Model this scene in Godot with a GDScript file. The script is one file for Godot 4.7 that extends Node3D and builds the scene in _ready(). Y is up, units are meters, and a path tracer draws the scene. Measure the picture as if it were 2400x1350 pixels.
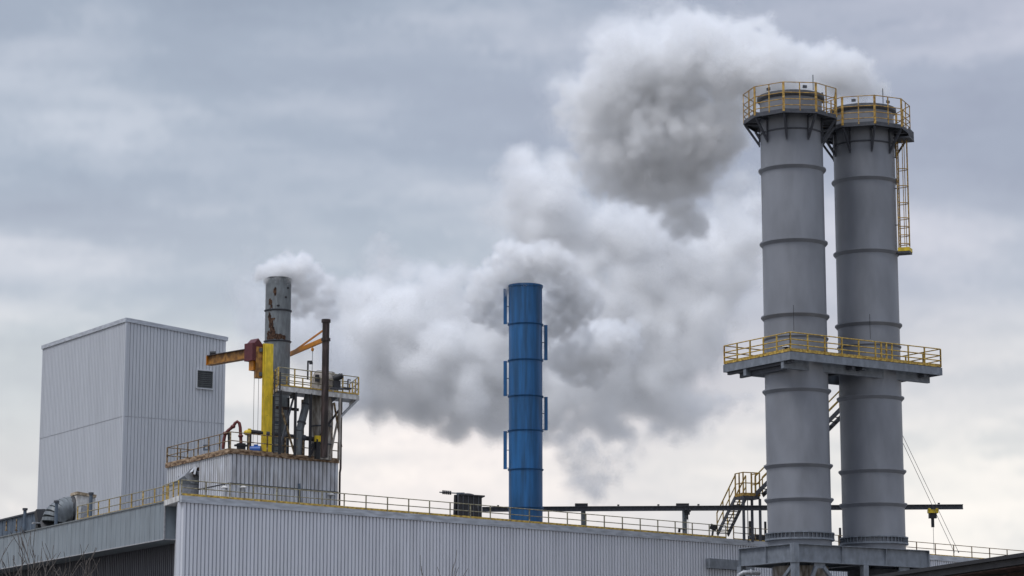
extends Node3D

# ---------------------------------------------------------------- helpers
var UB := BoxMesh.new()
var UC := CylinderMesh.new()
var US := SphereMesh.new()
var M := {}
var taken := {}
var rng := RandomNumberGenerator.new()

func lin(r, g, b) -> Color:
	return Color(r, g, b).linear_to_srgb()

func noise_tex(freq: float, lo: float, hi: float, sd: int, octaves := 4, warm := 0.0) -> NoiseTexture2D:
	var n := FastNoiseLite.new()
	n.seed = sd
	n.frequency = freq
	n.fractal_octaves = octaves
	var t := NoiseTexture2D.new()
	t.width = 512
	t.height = 512
	t.seamless = true
	t.noise = n
	var g := Gradient.new()
	g.offsets = PackedFloat32Array([0.2, 0.5, 0.8])
	g.colors = PackedColorArray([Color(lo, lo * (1.0 - warm), lo * (1.0 - 2.0 * warm)), Color((lo + hi) / 2, (lo + hi) / 2 * (1.0 - warm * 0.3), (lo + hi) / 2 * (1.0 - warm * 0.6)), Color(hi, hi, hi)])
	t.color_ramp = g
	return t

func paint(col: Color, rough := 0.6, metal := 0.0, tex: Texture2D = null, scale := Vector3(0.35, 0.05, 0.35), bump: Texture2D = null, depth := 0.4) -> StandardMaterial3D:
	var m := StandardMaterial3D.new()
	m.albedo_color = col
	m.roughness = rough
	m.metallic = metal
	if tex:
		m.albedo_texture = tex
		m.uv1_triplanar = true
		m.uv1_world_triplanar = true
		m.uv1_scale = scale
	if bump:
		m.heightmap_enabled = true
		m.heightmap_texture = bump
		m.heightmap_scale = depth
	return m

func numbered(called: String) -> String:
	if not taken.has(called):
		taken[called] = 0
		return called
	taken[called] += 1
	return "%s_%03d" % [called, taken[called]]

func thing(called: String, label: String, category: String, where: Vector3, group := "") -> Node3D:
	var o := Node3D.new()
	o.name = numbered(called)
	add_child(o)
	o.position = where
	o.set_meta("label", label)
	o.set_meta("category", category)
	if group:
		o.set_meta("group", group)
	return o

func sub(par: Node3D, called: String, where := Vector3.INF) -> Node3D:
	var o := Node3D.new()
	o.name = called
	par.add_child(o, true)
	if where != Vector3.INF:
		o.position = where - par.position
	return o

func org(par: Node3D) -> Vector3:
	return par.global_position

func put(par: Node3D, called: String, mesh: Mesh, t: Transform3D, m: Material) -> MeshInstance3D:
	var o := MeshInstance3D.new()
	o.name = called
	o.mesh = mesh
	o.material_override = m
	par.add_child(o, true)
	t.origin -= org(par)
	o.transform = t
	return o

func bar(par: Node3D, called: String, a: Vector3, b: Vector3, w: float, h: float, m: Material, ref := Vector3.UP) -> MeshInstance3D:
	var d := (b - a).normalized()
	var r := ref
	if absf(d.dot(r)) > 0.98:
		r = Vector3(0.549, 0, 0.836)
	var s := d.cross(r).normalized()
	var u := s.cross(d)
	return put(par, called, UB, Transform3D(Basis(s * w, d * (b - a).length(), u * h), (a + b) / 2), m)

func tube(par: Node3D, called: String, a: Vector3, b: Vector3, r: float, m: Material) -> MeshInstance3D:
	var d := (b - a).normalized()
	var q := Vector3.UP if absf(d.y) < 0.98 else Vector3(0.549, 0, 0.836)
	var s := d.cross(q).normalized()
	return put(par, called, UC, Transform3D(Basis(s * r, d * (b - a).length(), s.cross(d) * r), (a + b) / 2), m)

func block(par: Node3D, called: String, c: Vector3, size: Vector3, turn: float, m: Material) -> MeshInstance3D:
	return put(par, called, UB, Transform3D(Basis(Vector3.UP, deg_to_rad(turn)) * Basis.from_scale(size), c), m)

func lathe(profile: Array, seg := 48) -> ArrayMesh:
	var st := SurfaceTool.new()
	st.begin(Mesh.PRIMITIVE_TRIANGLES)
	for i in profile.size() - 1:
		st.set_smooth_group(i)
		var p: Vector2 = profile[i]
		var q: Vector2 = profile[i + 1]
		for k in seg:
			var a := TAU * k / seg
			var b := TAU * (k + 1) / seg
			var v := [Vector3(p.x * cos(a), p.y, p.x * sin(a)), Vector3(q.x * cos(a), q.y, q.x * sin(a)), Vector3(q.x * cos(b), q.y, q.x * sin(b)), Vector3(p.x * cos(b), p.y, p.x * sin(b))]
			for n in [0, 1, 2, 0, 2, 3]:
				st.add_vertex(v[n])
	st.generate_normals()
	return st.commit()

func slab(par: Node3D, called: String, pts: Array, thick: float, m: Material) -> MeshInstance3D:
	# a flat (or gently sloping) plate: pts are its top corners in the world
	var flat := PackedVector2Array()
	for p in pts:
		flat.append(Vector2(p.x, p.z))
	var tri := Geometry2D.triangulate_polygon(flat)
	var o := org(par)
	var st := SurfaceTool.new()
	st.begin(Mesh.PRIMITIVE_TRIANGLES)
	st.set_smooth_group(-1)
	var dn := Vector3(0, -thick, 0)
	for i in range(0, tri.size(), 3):
		for k in 3:
			st.add_vertex(pts[tri[i + k]] - o)
		for k in 3:
			st.add_vertex(pts[tri[i + 2 - k]] - o + dn)
	var cw := Geometry2D.is_polygon_clockwise(flat)
	for i in pts.size():
		var a: Vector3 = pts[i] - o
		var b: Vector3 = pts[(i + 1) % pts.size()] - o
		for v in ([a, b, b + dn, a, b + dn, a + dn] if cw else [a, b + dn, b, a, a + dn, b + dn]):
			st.add_vertex(v)
	st.generate_normals()
	var mi := MeshInstance3D.new()
	mi.name = called
	mi.mesh = st.commit()
	mi.material_override = m
	par.add_child(mi, true)
	return mi

func polyline_tube(par: Node3D, called: String, pts: Array, r, m: Material, seg := 10) -> MeshInstance3D:
	var o := org(par)
	var st := SurfaceTool.new()
	st.begin(Mesh.PRIMITIVE_TRIANGLES)
	st.set_smooth_group(0)
	var rings := []
	var side := Vector3(0.31, 0.11, 0.94)
	for i in pts.size():
		var d: Vector3 = (pts[mini(i + 1, pts.size() - 1)] - pts[maxi(i - 1, 0)]).normalized()
		side = (side - d * side.dot(d)).normalized()
		var up := d.cross(side)
		var rr = r[i] if r is Array else r
		var ring := []
		for k in seg:
			ring.append(pts[i] - o + (side * cos(TAU * k / seg) + up * sin(TAU * k / seg)) * rr)
		rings.append(ring)
	for i in pts.size() - 1:
		for k in seg:
			var n := (k + 1) % seg
			for v in [rings[i][k], rings[i + 1][k], rings[i + 1][n], rings[i][k], rings[i + 1][n], rings[i][n]]:
				st.add_vertex(v)
	st.generate_normals()
	var mi := MeshInstance3D.new()
	mi.name = called
	mi.mesh = st.commit()
	mi.material_override = m
	par.add_child(mi, true)
	return mi

# one sheet of trapezoid cladding, one metre high, ribs standing out along +z
func sheet_mesh(pitch: float, ribs: int, depth: float, land: float) -> ArrayMesh:
	var st := SurfaceTool.new()
	st.begin(Mesh.PRIMITIVE_TRIANGLES)
	st.set_smooth_group(-1)
	var line := []
	var slope := depth * 0.12
	for i in ribs:
		var x := i * pitch
		line.append_array([Vector2(x, 0), Vector2(x + pitch - land - 2 * slope, 0), Vector2(x + pitch - land - slope, depth), Vector2(x + pitch - slope, depth)])
	line.append(Vector2(ribs * pitch, 0))
	for i in line.size() - 1:
		var a: Vector2 = line[i]
		var b: Vector2 = line[i + 1]
		var v := [Vector3(a.x, 0, a.y), Vector3(a.x, 1, a.y), Vector3(b.x, 1, b.y), Vector3(b.x, 0, b.y)]
		for n in [0, 1, 2, 0, 2, 3]:
			st.add_vertex(v[n])
	st.generate_normals()
	return st.commit()

# lays sheets side by side from a to b; top height runs from ya to yb; skip holds [from, to, new bottom]
func clad(par: Node3D, called: String, a: Vector3, b: Vector3, y0: float, ya: float, yb: float, mesh: Mesh, width: float, mats: Array, skip := []):
	var d := Vector3(b.x - a.x, 0, b.z - a.z)
	var total := d.length()
	d /= total
	var out := Vector3(-d.z, 0, d.x)
	var n := int(round(total / width))
	var k := total / n / width
	for i in n:
		var s := i * total / n
		var mid := (s + 0.5 * total / n) / total
		var top := lerpf(ya, yb, mid)
		var low := y0
		for h in skip:
			if s + 0.5 * total / n > h[0] and s + 0.5 * total / n < h[1]:
				low = h[2]
		var o := put(par, called, mesh, Transform3D(Basis(d * k, Vector3.UP * (top - low), out), Vector3(a.x, low, a.z) + d * s), mats[rng.randi() % mats.size()])
		o.name = called if i == 0 else o.name

func guard(par: Node3D, pts: Array, high: float, rails: Array, gap: float, pm: Material, rm: Material, r := 0.035, toe: Material = null, toe_h := 0.15, ends := true):
	for i in pts.size() - 1:
		var a: Vector3 = pts[i]
		var b: Vector3 = pts[i + 1]
		var n := maxi(1, int(round((b - a).length() / gap)))
		for k in n + (1 if i == pts.size() - 2 and ends else 0):
			var p := a.lerp(b, float(k) / n)
			bar(par, "post", p, p + Vector3(0, high, 0), r * 2.1, r * 2.1, pm)
		for f in rails:
			tube(par, "rail", a + Vector3(0, high * f, 0), b + Vector3(0, high * f, 0), r, rm)
		if toe:
			bar(par, "toe_board", a + Vector3(0, toe_h / 2, 0), b + Vector3(0, toe_h / 2, 0), 0.02, toe_h, toe)

func make_sky() -> ImageTexture:
	var w := 3072
	var h := 1536
	var im := Image.create(w, h, false, Image.FORMAT_RGBF)
	var n1 := FastNoiseLite.new()
	n1.seed = 11
	n1.frequency = 1.0
	n1.noise_type = FastNoiseLite.TYPE_SIMPLEX_SMOOTH
	n1.fractal_octaves = 5
	n1.domain_warp_enabled = true
	n1.domain_warp_amplitude = 0.35
	n1.domain_warp_frequency = 1.4
	var n2 := FastNoiseLite.new()
	n2.seed = 23
	n2.frequency = 1.0
	n2.fractal_octaves = 2
	var n3 := FastNoiseLite.new()
	n3.seed = 31
	n3.frequency = 1.0
	n3.fractal_octaves = 4
	var stops := [[0.0, Color(0.75, 0.75, 0.745)], [6.0, Color(0.765, 0.765, 0.765)], [8.3, Color(0.65, 0.665, 0.705)], [10.5, Color(0.49, 0.535, 0.625)], [13.5, Color(0.41, 0.468, 0.572)], [18.0, Color(0.388, 0.437, 0.545)], [32.0, Color(0.53, 0.60, 0.75)], [60.0, Color(0.83, 0.94, 1.17)], [90.0, Color(0.96, 1.09, 1.35)]]
	im.fill(Color(0.22, 0.22, 0.22))
	for j in h / 2:
		var e := 90.0 - (j + 0.5) * 180.0 / h
		var base := Color()
		for s in stops.size() - 1:
			if e >= stops[s][0] and e <= stops[s + 1][0]:
				var t: float = (e - stops[s][0]) / (stops[s + 1][0] - stops[s][0])
				base = stops[s][1].lerp(stops[s + 1][1], t * t * (3 - 2 * t))
		var ce := cos(deg_to_rad(e))
		var se := sin(deg_to_rad(e))
		for i in w:
			var az := TAU * (i + 0.5) / w
			var p := Vector3(cos(az) * ce * 4.2, se * 14.0, sin(az) * ce * 4.2)
			var c := n1.get_noise_3dv(p)
			var k := clampf(c * 1.25, -0.6, 0.7)
			var s3 := n3.get_noise_3d(p.x * 1.6, p.y * 3.4, p.z * 1.6)
			k += s3 * 0.34
			var up := maxf(k, 0.0)
			var hue := n2.get_noise_3d(p.x * 0.5, p.y * 0.35, p.z * 0.5) * 0.06
			im.set_pixel(i, j, Color(base.r * (1 + 0.17 * k + 0.38 * up + hue), base.g * (1 + 0.17 * k + 0.27 * up - hue * 0.25), base.b * (1 + 0.14 * k + 0.20 * up + hue * 0.15)))
	return ImageTexture.create_from_image(im)

# ---------------------------------------------------------------- steam
func clump(n: int, reach: float, size: float, m: Material) -> ArrayMesh:
	var r := RandomNumberGenerator.new()
	r.seed = 5
	var st := SurfaceTool.new()
	st.begin(Mesh.PRIMITIVE_TRIANGLES)
	for i in n:
		var c := Vector3(r.randfn(), r.randfn(), r.randfn()).normalized() * reach * pow(r.randf(), 0.45) * sqrt(r.randf_range(0.5, 1.0))
		var b := Basis.from_euler(Vector3(r.randf() * TAU, r.randf() * TAU, r.randf() * TAU)) * Basis.from_scale(Vector3.ONE * size * r.randf_range(0.7, 1.3))
		for k in 3:
			st.add_vertex(c + b * Vector3(cos(k * TAU / 3), sin(k * TAU / 3), 0))
	var me := st.commit()
	me.surface_set_material(0, m)
	return me

# blobs: [centre, rx, ry, rz, density]
func plume(called: String, label: String, puff: Mesh, blobs: Array, sd: int, freq: float, rough: float, hard: float, density: float, knobs := 0.0, crisp := 1.0):
	var r := RandomNumberGenerator.new()
	r.seed = sd
	var nz := FastNoiseLite.new()
	nz.seed = sd
	nz.frequency = freq
	nz.fractal_octaves = 4
	nz.noise_type = FastNoiseLite.TYPE_SIMPLEX_SMOOTH
	nz.domain_warp_enabled = true
	nz.domain_warp_amplitude = 1.2
	nz.domain_warp_frequency = 0.2
	var cells := FastNoiseLite.new()
	cells.seed = sd
	cells.frequency = 0.42
	cells.noise_type = FastNoiseLite.TYPE_CELLULAR
	cells.cellular_return_type = FastNoiseLite.RETURN_DISTANCE
	cells.fractal_type = FastNoiseLite.FRACTAL_FBM
	cells.fractal_octaves = 2
	var ts := []
	for b in blobs:
		var thick: float = density * b[4]
		for i in int(b[1] * b[2] * b[3] * 27.0 * thick):
			var q := Vector3(r.randf_range(-1.5, 1.5), r.randf_range(-1.5, 1.5), r.randf_range(-1.5, 1.5))
			var l := q.length()
			if l > 1.5:
				continue
			var p: Vector3 = b[0] + q * Vector3(b[1], b[2], b[3])
			var f := (1.0 - l) * hard + nz.get_noise_3dv(p) * rough
			if knobs > 0.0:
				f -= knobs * (cells.get_noise_3dv(p) + 0.45)
			if r.randf() < clampf(f * crisp, 0, 1):
				ts.append(Transform3D(Basis.from_euler(Vector3(r.randf() * TAU, r.randf() * TAU, r.randf() * TAU)) * Basis.from_scale(Vector3.ONE * r.randf_range(0.75, 1.2)), p))
	var mm := MultiMesh.new()
	mm.transform_format = MultiMesh.TRANSFORM_3D
	mm.mesh = puff
	mm.instance_count = ts.size()
	for i in ts.size():
		mm.set_instance_transform(i, ts[i])
	var mi := MultiMeshInstance3D.new()
	mi.multimesh = mm
	mi.name = numbered(called)
	mi.set_meta("kind", "stuff")
	mi.set_meta("label", label)
	mi.set_meta("category", "steam")
	add_child(mi)
	print(label, " ", ts.size())

# ---------------------------------------------------------------- the scene
func _ready():
	rng.seed = 7
	UC.top_radius = 1.0
	UC.bottom_radius = 1.0
	UC.height = 1.0
	UC.radial_segments = 12
	UC.rings = 0
	US.radius = 0.5
	US.height = 1.0
	US.radial_segments = 20
	US.rings = 10
	var cam := Camera3D.new()
	cam.name = "camera"
	add_child(cam)
	cam.position = Vector3(0, 1.7, 0)
	cam.rotation.x = deg_to_rad(10.309)
	cam.fov = 13.277
	cam.near = 0.5
	cam.far = 6000.0
	cam.current = true
	var e := Environment.new()
	e.background_mode = Environment.BG_SKY
	e.tonemap_mode = Environment.TONE_MAPPER_LINEAR
	e.tonemap_exposure = 1.0
	e.sdfgi_enabled = true
	e.ssao_enabled = true
	e.ssil_enabled = true
	var sky := Sky.new()
	var pm := PanoramaSkyMaterial.new()
	pm.panorama = make_sky()
	sky.sky_material = pm
	e.sky = sky
	var we := WorldEnvironment.new()
	we.name = "world"
	we.environment = e
	add_child(we)
	var sun := DirectionalLight3D.new()
	sun.name = "sun"
	sun.light_energy = 0.5
	sun.light_color = Color(1.0, 0.99, 0.985)
	sun.light_angular_distance = 22.0
	sun.shadow_enabled = true
	add_child(sun)
	sun.look_at_from_position(Vector3(-0.36, 0.86, 0.34), Vector3.ZERO)
	materials()
	setting()
	hall()
	annex()
	tower()
	penthouse()
	blue_stack()
	grey_stack()
	cranes()
	service_tower()
	roof_plant()
	twin_stacks()
	twin_frame()
	stairs()
	monorail()
	roof_machines()
	near_building()
	bare_trees()
	steam()

func materials():
	var fine := noise_tex(0.02, 0.80, 1.0, 3)
	var soft := noise_tex(0.01, 0.87, 1.0, 4)
	var clean := noise_tex(0.01, 0.95, 1.0, 14)
	var dirty := noise_tex(0.015, 0.55, 1.0, 5, 5, 0.08)
	var stained := noise_tex(0.015, 0.76, 1.0, 9, 5, 0.03)
	var rusty := noise_tex(0.012, 0.30, 1.0, 6, 5, 0.25)
	M.fine = fine
	M.stack = paint(lin(0.25, 0.262, 0.29), 0.5, 0.0, soft, Vector3(0.09, 0.03, 0.09))
	M.stack_dark = paint(lin(0.13, 0.14, 0.16), 0.6, 0.0, fine, Vector3(0.3, 0.3, 0.3))
	M.steel = paint(lin(0.23, 0.255, 0.29), 0.55, 0.0, fine, Vector3(0.2, 0.1, 0.2))
	M.steel_dark = paint(lin(0.075, 0.08, 0.095), 0.6, 0.0, fine, Vector3(0.3, 0.3, 0.3))
	M.black = paint(lin(0.022, 0.022, 0.026), 0.55, 0.0, fine, Vector3(0.6, 0.6, 0.6))
	M.yellow = paint(lin(0.78, 0.53, 0.10), 0.55, 0.0, dirty, Vector3(0.5, 0.5, 0.5))
	M.rail_pale = paint(lin(0.46, 0.43, 0.29), 0.6, 0.0, dirty, Vector3(0.5, 0.5, 0.5))
	M.rail_rust = paint(lin(0.50, 0.39, 0.23), 0.7, 0.0, rusty, Vector3(0.5, 0.5, 0.5))
	M.rail_orange = paint(lin(0.66, 0.42, 0.10), 0.6, 0.0, dirty, Vector3(0.4, 0.4, 0.4))
	M.bright_yellow = paint(lin(0.87, 0.62, 0.03), 0.5, 0.0, fine, Vector3(0.3, 0.1, 0.3))
	M.orange = paint(lin(0.66, 0.25, 0.02), 0.5, 0.0, fine, Vector3(0.4, 0.2, 0.4))
	M.orange_dull = paint(lin(0.42, 0.20, 0.035), 0.55, 0.0, dirty, Vector3(0.4, 0.2, 0.4))
	M.maroon = paint(lin(0.12, 0.018, 0.025), 0.5, 0.0, fine, Vector3(0.4, 0.2, 0.4))
	M.red_pipe = paint(lin(0.16, 0.03, 0.025), 0.5, 0.0, fine)
	M.brown_post = paint(lin(0.075, 0.05, 0.048), 0.6, 0.0, rusty, Vector3(0.5, 0.08, 0.5))
	M.blue_motor = paint(lin(0.02, 0.10, 0.36), 0.45)
	M.blue = []
	for k in 3:
		M.blue.append(paint(lin(0.012 + 0.001 * k, 0.118 + 0.006 * k, 0.31 + 0.015 * k), 0.5, 0.0, stained, Vector3(0.3, 0.025, 0.3)))
	M.hall = []
	for k in 4:
		M.hall.append(paint(lin(0.69 + 0.012 * k, 0.705 + 0.012 * k, 0.75 + 0.012 * k), 0.45, 0.0, clean, Vector3(0.3, 0.02, 0.3)))
	M.coping = paint(lin(0.52, 0.55, 0.60), 0.4, 0.0, fine, Vector3(0.1, 0.4, 0.1))
	M.tower = []
	for k in 4:
		M.tower.append(paint(lin(0.53 + 0.008 * k, 0.55 + 0.008 * k, 0.585 + 0.008 * k), 0.55, 0.0, clean, Vector3(0.3, 0.02, 0.3)))
	M.pent = []
	for k in 4:
		M.pent.append(paint(lin(0.62 + 0.03 * k, 0.645 + 0.03 * k, 0.69 + 0.03 * k), 0.55, 0.0, stained, Vector3(0.8, 0.06, 0.8)))
	M.annex = []
	for k in 3:
		M.annex.append(paint(lin(0.235 + 0.008 * k, 0.275 + 0.008 * k, 0.305 + 0.008 * k), 0.5, 0.0, soft, Vector3(0.3, 0.05, 0.3)))
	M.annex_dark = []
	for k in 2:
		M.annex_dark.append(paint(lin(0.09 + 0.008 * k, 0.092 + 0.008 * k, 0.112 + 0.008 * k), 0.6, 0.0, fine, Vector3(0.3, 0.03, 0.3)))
	M.blue_grey = paint(lin(0.11, 0.145, 0.19), 0.6, 0.0, fine, Vector3(0.3, 0.1, 0.3))
	M.rust_trim = paint(lin(0.52, 0.38, 0.25), 0.8, 0.0, rusty, Vector3(0.35, 0.6, 0.35))
	M.rust = paint(lin(0.115, 0.062, 0.036), 0.9, 0.0, rusty, Vector3(1.2, 0.5, 1.2))
	M.galv = paint(lin(0.45, 0.46, 0.48), 0.45, 0.3, fine, Vector3(0.5, 0.3, 0.5))
	M.galv_dark = paint(lin(0.20, 0.22, 0.23), 0.5, 0.2, fine, Vector3(0.4, 0.1, 0.4))
	M.tan = paint(lin(0.50, 0.47, 0.43), 0.7, 0.0, dirty, Vector3(0.4, 0.08, 0.4))
	M.white = paint(lin(0.76, 0.76, 0.74), 0.6, 0.0, stained, Vector3(0.4, 0.15, 0.4))
	M.cream = paint(lin(0.60, 0.50, 0.36), 0.7, 0.0, dirty, Vector3(0.4, 0.4, 0.4))
	M.roofing = paint(lin(0.24, 0.24, 0.24), 0.9, 0.0, fine, Vector3(0.1, 0.1, 0.1))
	M.ground = paint(lin(0.20, 0.195, 0.185), 0.95, 0.0, dirty, Vector3(0.05, 0.05, 0.05))
	M.near_roof = paint(lin(0.05, 0.05, 0.054), 0.7, 0.0, fine, Vector3(0.3, 0.3, 0.3))
	M.near_wall = paint(lin(0.12, 0.075, 0.065), 0.9, 0.0, dirty, Vector3(0.5, 0.5, 0.5))
	M.bark = paint(lin(0.14, 0.12, 0.105), 0.9, 0.0, fine, Vector3(0.8, 0.3, 0.8))
	M.wire = paint(lin(0.12, 0.12, 0.13), 0.5)

func setting():
	var g := MeshInstance3D.new()
	g.name = "ground"
	var pl := PlaneMesh.new()
	pl.size = Vector2(8000, 8000)
	g.mesh = pl
	g.material_override = M.ground
	g.set_meta("kind", "structure")
	add_child(g)

func hall():
	var c: Vector3 = Vector3(-21.43, 17.14, -160.00)
	var far: Vector3 = Vector3(60.88, 17.14, -235.95)
	var left_back: Vector3 = Vector3(-22.88, 17.14, -163.41)
	var far_left: Vector3 = Vector3(-30.82, 17.14, -219.26)
	var far_back: Vector3 = Vector3(20.19, 17.14, -280.05)
	var d := (far - c).normalized()
	var back := (left_back - c).normalized()
	var out := Vector3(-d.z, 0, d.x)
	var t := thing("factory_hall", "long hall clad in ribbed lavender grey sheets below the chimneys", "building", Vector3(c.x, 0, c.z))
	var sm := sheet_mesh(0.305, 3, 0.19, 0.19)
	clad(t, "cladding_sheet", c, far, 0.0, 16.72, 16.72, sm, 0.915, M.hall)
	clad(t, "cladding_sheet", far_left, c, 0.0, 16.72, 16.72, sm, 0.915, M.hall)
	bar(t, "coping", c + Vector3(0, -0.22, 0) + out * 0.15 - d * 0.12, far + Vector3(0, -0.22, 0) + out * 0.15, 0.26, 0.44, M.coping)
	slab(t, "coping", [c + d * 0.05 + Vector3(0, 0.003, 0), c - d * 0.15 + Vector3(0, 0.003, 0), left_back - d * 0.15, left_back + d * 1.2], 0.36, M.white)
	slab(t, "roof", [c + back * 0.02 + Vector3(0, -0.14, 0), far - out * 0.02 + Vector3(0, -0.14, 0), far_back + Vector3(0, -0.14, 0), far_left + Vector3(0, -0.14, 0)], 0.2, M.roofing)
	# the wall ducts and gutter near the twin chimneys
	var ga: Vector3 = Vector3(14.97, 17.14, -193.59)
	var gb: Vector3 = Vector3(18.80, 17.14, -197.12)
	bar(t, "cable_tray", ga + out * 0.35 + Vector3(0, -2.05, 0), gb + out * 0.35 + Vector3(0, -2.05, 0), 0.5, 0.75, M.steel)
	# yellow edge strip and the guard rail on it
	var gr := thing("roof_guardrail", "weathered pale yellow guardrail along the front edge of the ribbed hall", "guardrail", Vector3(c.x, 17.14, c.z))
	var p0 := c + out * 0.06
	var p1: Vector3 = Vector3(16.81, 17.14, -195.29) + out * 0.06
	guard(gr, [p0, p1], 1.02, [1.0, 0.52], 1.95, M.rail_pale, M.rail_pale, 0.032, M.yellow, 0.17)
	var p2: Vector3 = Vector3(17.47, 17.14, -195.90) + out * 0.06
	var gr2 := thing("roof_guardrail", "rusty orange guardrail on the hall edge beyond the twin chimneys", "guardrail", Vector3(p2.x, 17.14, p2.z))
	guard(gr2, [p2, far + out * 0.06], 1.02, [1.0, 0.52], 2.6, M.rail_rust, M.rail_rust, 0.032, M.yellow, 0.10)
	# short return of the railing on the left edge
	var gr3 := thing("roof_guardrail", "short guardrail on the white roof corner in front of the torn wall", "guardrail", Vector3(c.x, 17.14, c.z))
	guard(gr3, [c - d * 0.1 + back * 0.3, c - d * 0.1 + back * 4.1], 1.02, [1.0, 0.52], 1.45, M.yellow, M.rail_pale, 0.032)

func annex():
	var c: Vector3 = Vector3(-22.91, 17.19, -163.50)
	var l: Vector3 = Vector3(-53.72, 17.19, -217.30)
	c.y = 17.1
	l.y = 17.1
	var d := (l - c).normalized()
	var r: Vector3 = c + Vector3(sin(deg_to_rad(60.2)), 0, -cos(deg_to_rad(60.2))) * 4.0
	var inn := (r - c).normalized()
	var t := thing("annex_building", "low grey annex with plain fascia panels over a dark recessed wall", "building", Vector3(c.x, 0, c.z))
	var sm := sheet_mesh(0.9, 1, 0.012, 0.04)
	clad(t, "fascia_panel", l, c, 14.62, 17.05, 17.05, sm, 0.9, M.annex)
	clad(t, "fascia_panel", c, r, 14.62, 17.05, 17.05, sm, 0.9, M.annex)
	bar(t, "corner_trim", c + Vector3(0, -2.5, 0) - inn * 0.02, c + Vector3(0, -0.02, 0) - inn * 0.02, 0.09, 0.09, M.galv)
	bar(t, "drip_edge", c + Vector3(0, -2.5, 0) - inn * 0.03, l + Vector3(0, -2.5, 0) - inn * 0.03, 0.1, 0.07, M.galv)
	bar(t, "drip_edge", c + Vector3(0, -2.5, 0) - d * 0.03, r + Vector3(0, -2.5, 0) - d * 0.03, 0.1, 0.07, M.galv)
	bar(t, "coping", c + Vector3(0, 0.0, 0) + inn * 0.08 - d * 0.05, l + inn * 0.08, 0.3, 0.09, M.galv_dark)
	bar(t, "coping", c + d * 0.1 + inn * 0.25, r + d * 0.1, 0.28, 0.084, M.galv_dark)
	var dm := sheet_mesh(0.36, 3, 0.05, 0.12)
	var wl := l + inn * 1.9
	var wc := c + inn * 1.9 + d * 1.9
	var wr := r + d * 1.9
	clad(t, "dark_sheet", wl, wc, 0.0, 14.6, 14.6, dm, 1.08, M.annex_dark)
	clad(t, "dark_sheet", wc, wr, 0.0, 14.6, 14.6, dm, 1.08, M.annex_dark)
	var b := r + d * 62.0
	slab(t, "soffit", [c + inn * 0.03 + d * 0.03 - Vector3(0, 2.45, 0), r + d * 0.03 - Vector3(0, 2.45, 0), b - Vector3(0, 2.45, 0), l + inn * 0.03 - Vector3(0, 2.45, 0)], 0.06, M.annex[0])
	slab(t, "roof", [c + inn * 0.1 + d * 0.1 - Vector3(0, 0.12, 0), r + d * 0.1 - Vector3(0, 0.12, 0), b - Vector3(0, 0.12, 0), l + inn * 0.1 - Vector3(0, 0.12, 0)], 0.2, M.roofing)
	# railing on the annex
	var gr := thing("roof_guardrail", "yellow posted guardrail on the grey annex edge beside the white roof unit", "guardrail", c)
	guard(gr, [c + inn * 0.15 + d * 0.2, Vector3(-31.46, 17.10, -178.43) + inn * 0.15], 1.05, [1.0, 0.5], 2.15, M.yellow, M.rail_pale, 0.034, M.yellow, 0.13)
	# set-back blue grey parapet wall behind it
	var pa: Vector3 = Vector3(-44.13, 18.96, -205.00)
	var pb: Vector3 = Vector3(-37.17, 19.39, -196.00)
	var pw := thing("parapet_wall", "dark blue grey parapet wall behind the roof vents of the annex", "wall", Vector3(pb.x, 17.0, pb.z))
	clad(pw, "wall_panel", Vector3(pa.x, 0, pa.z), Vector3(pb.x, 0, pb.z), 17.0, pa.y, pb.y, sheet_mesh(0.9, 1, 0.03, 0.06), 0.9, [M.blue_grey])
	bar(pw, "coping", pa + Vector3(0, 0.05, 0), pb + Vector3(0, 0.05, 0), 0.35, 0.12, M.steel_dark)

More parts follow.
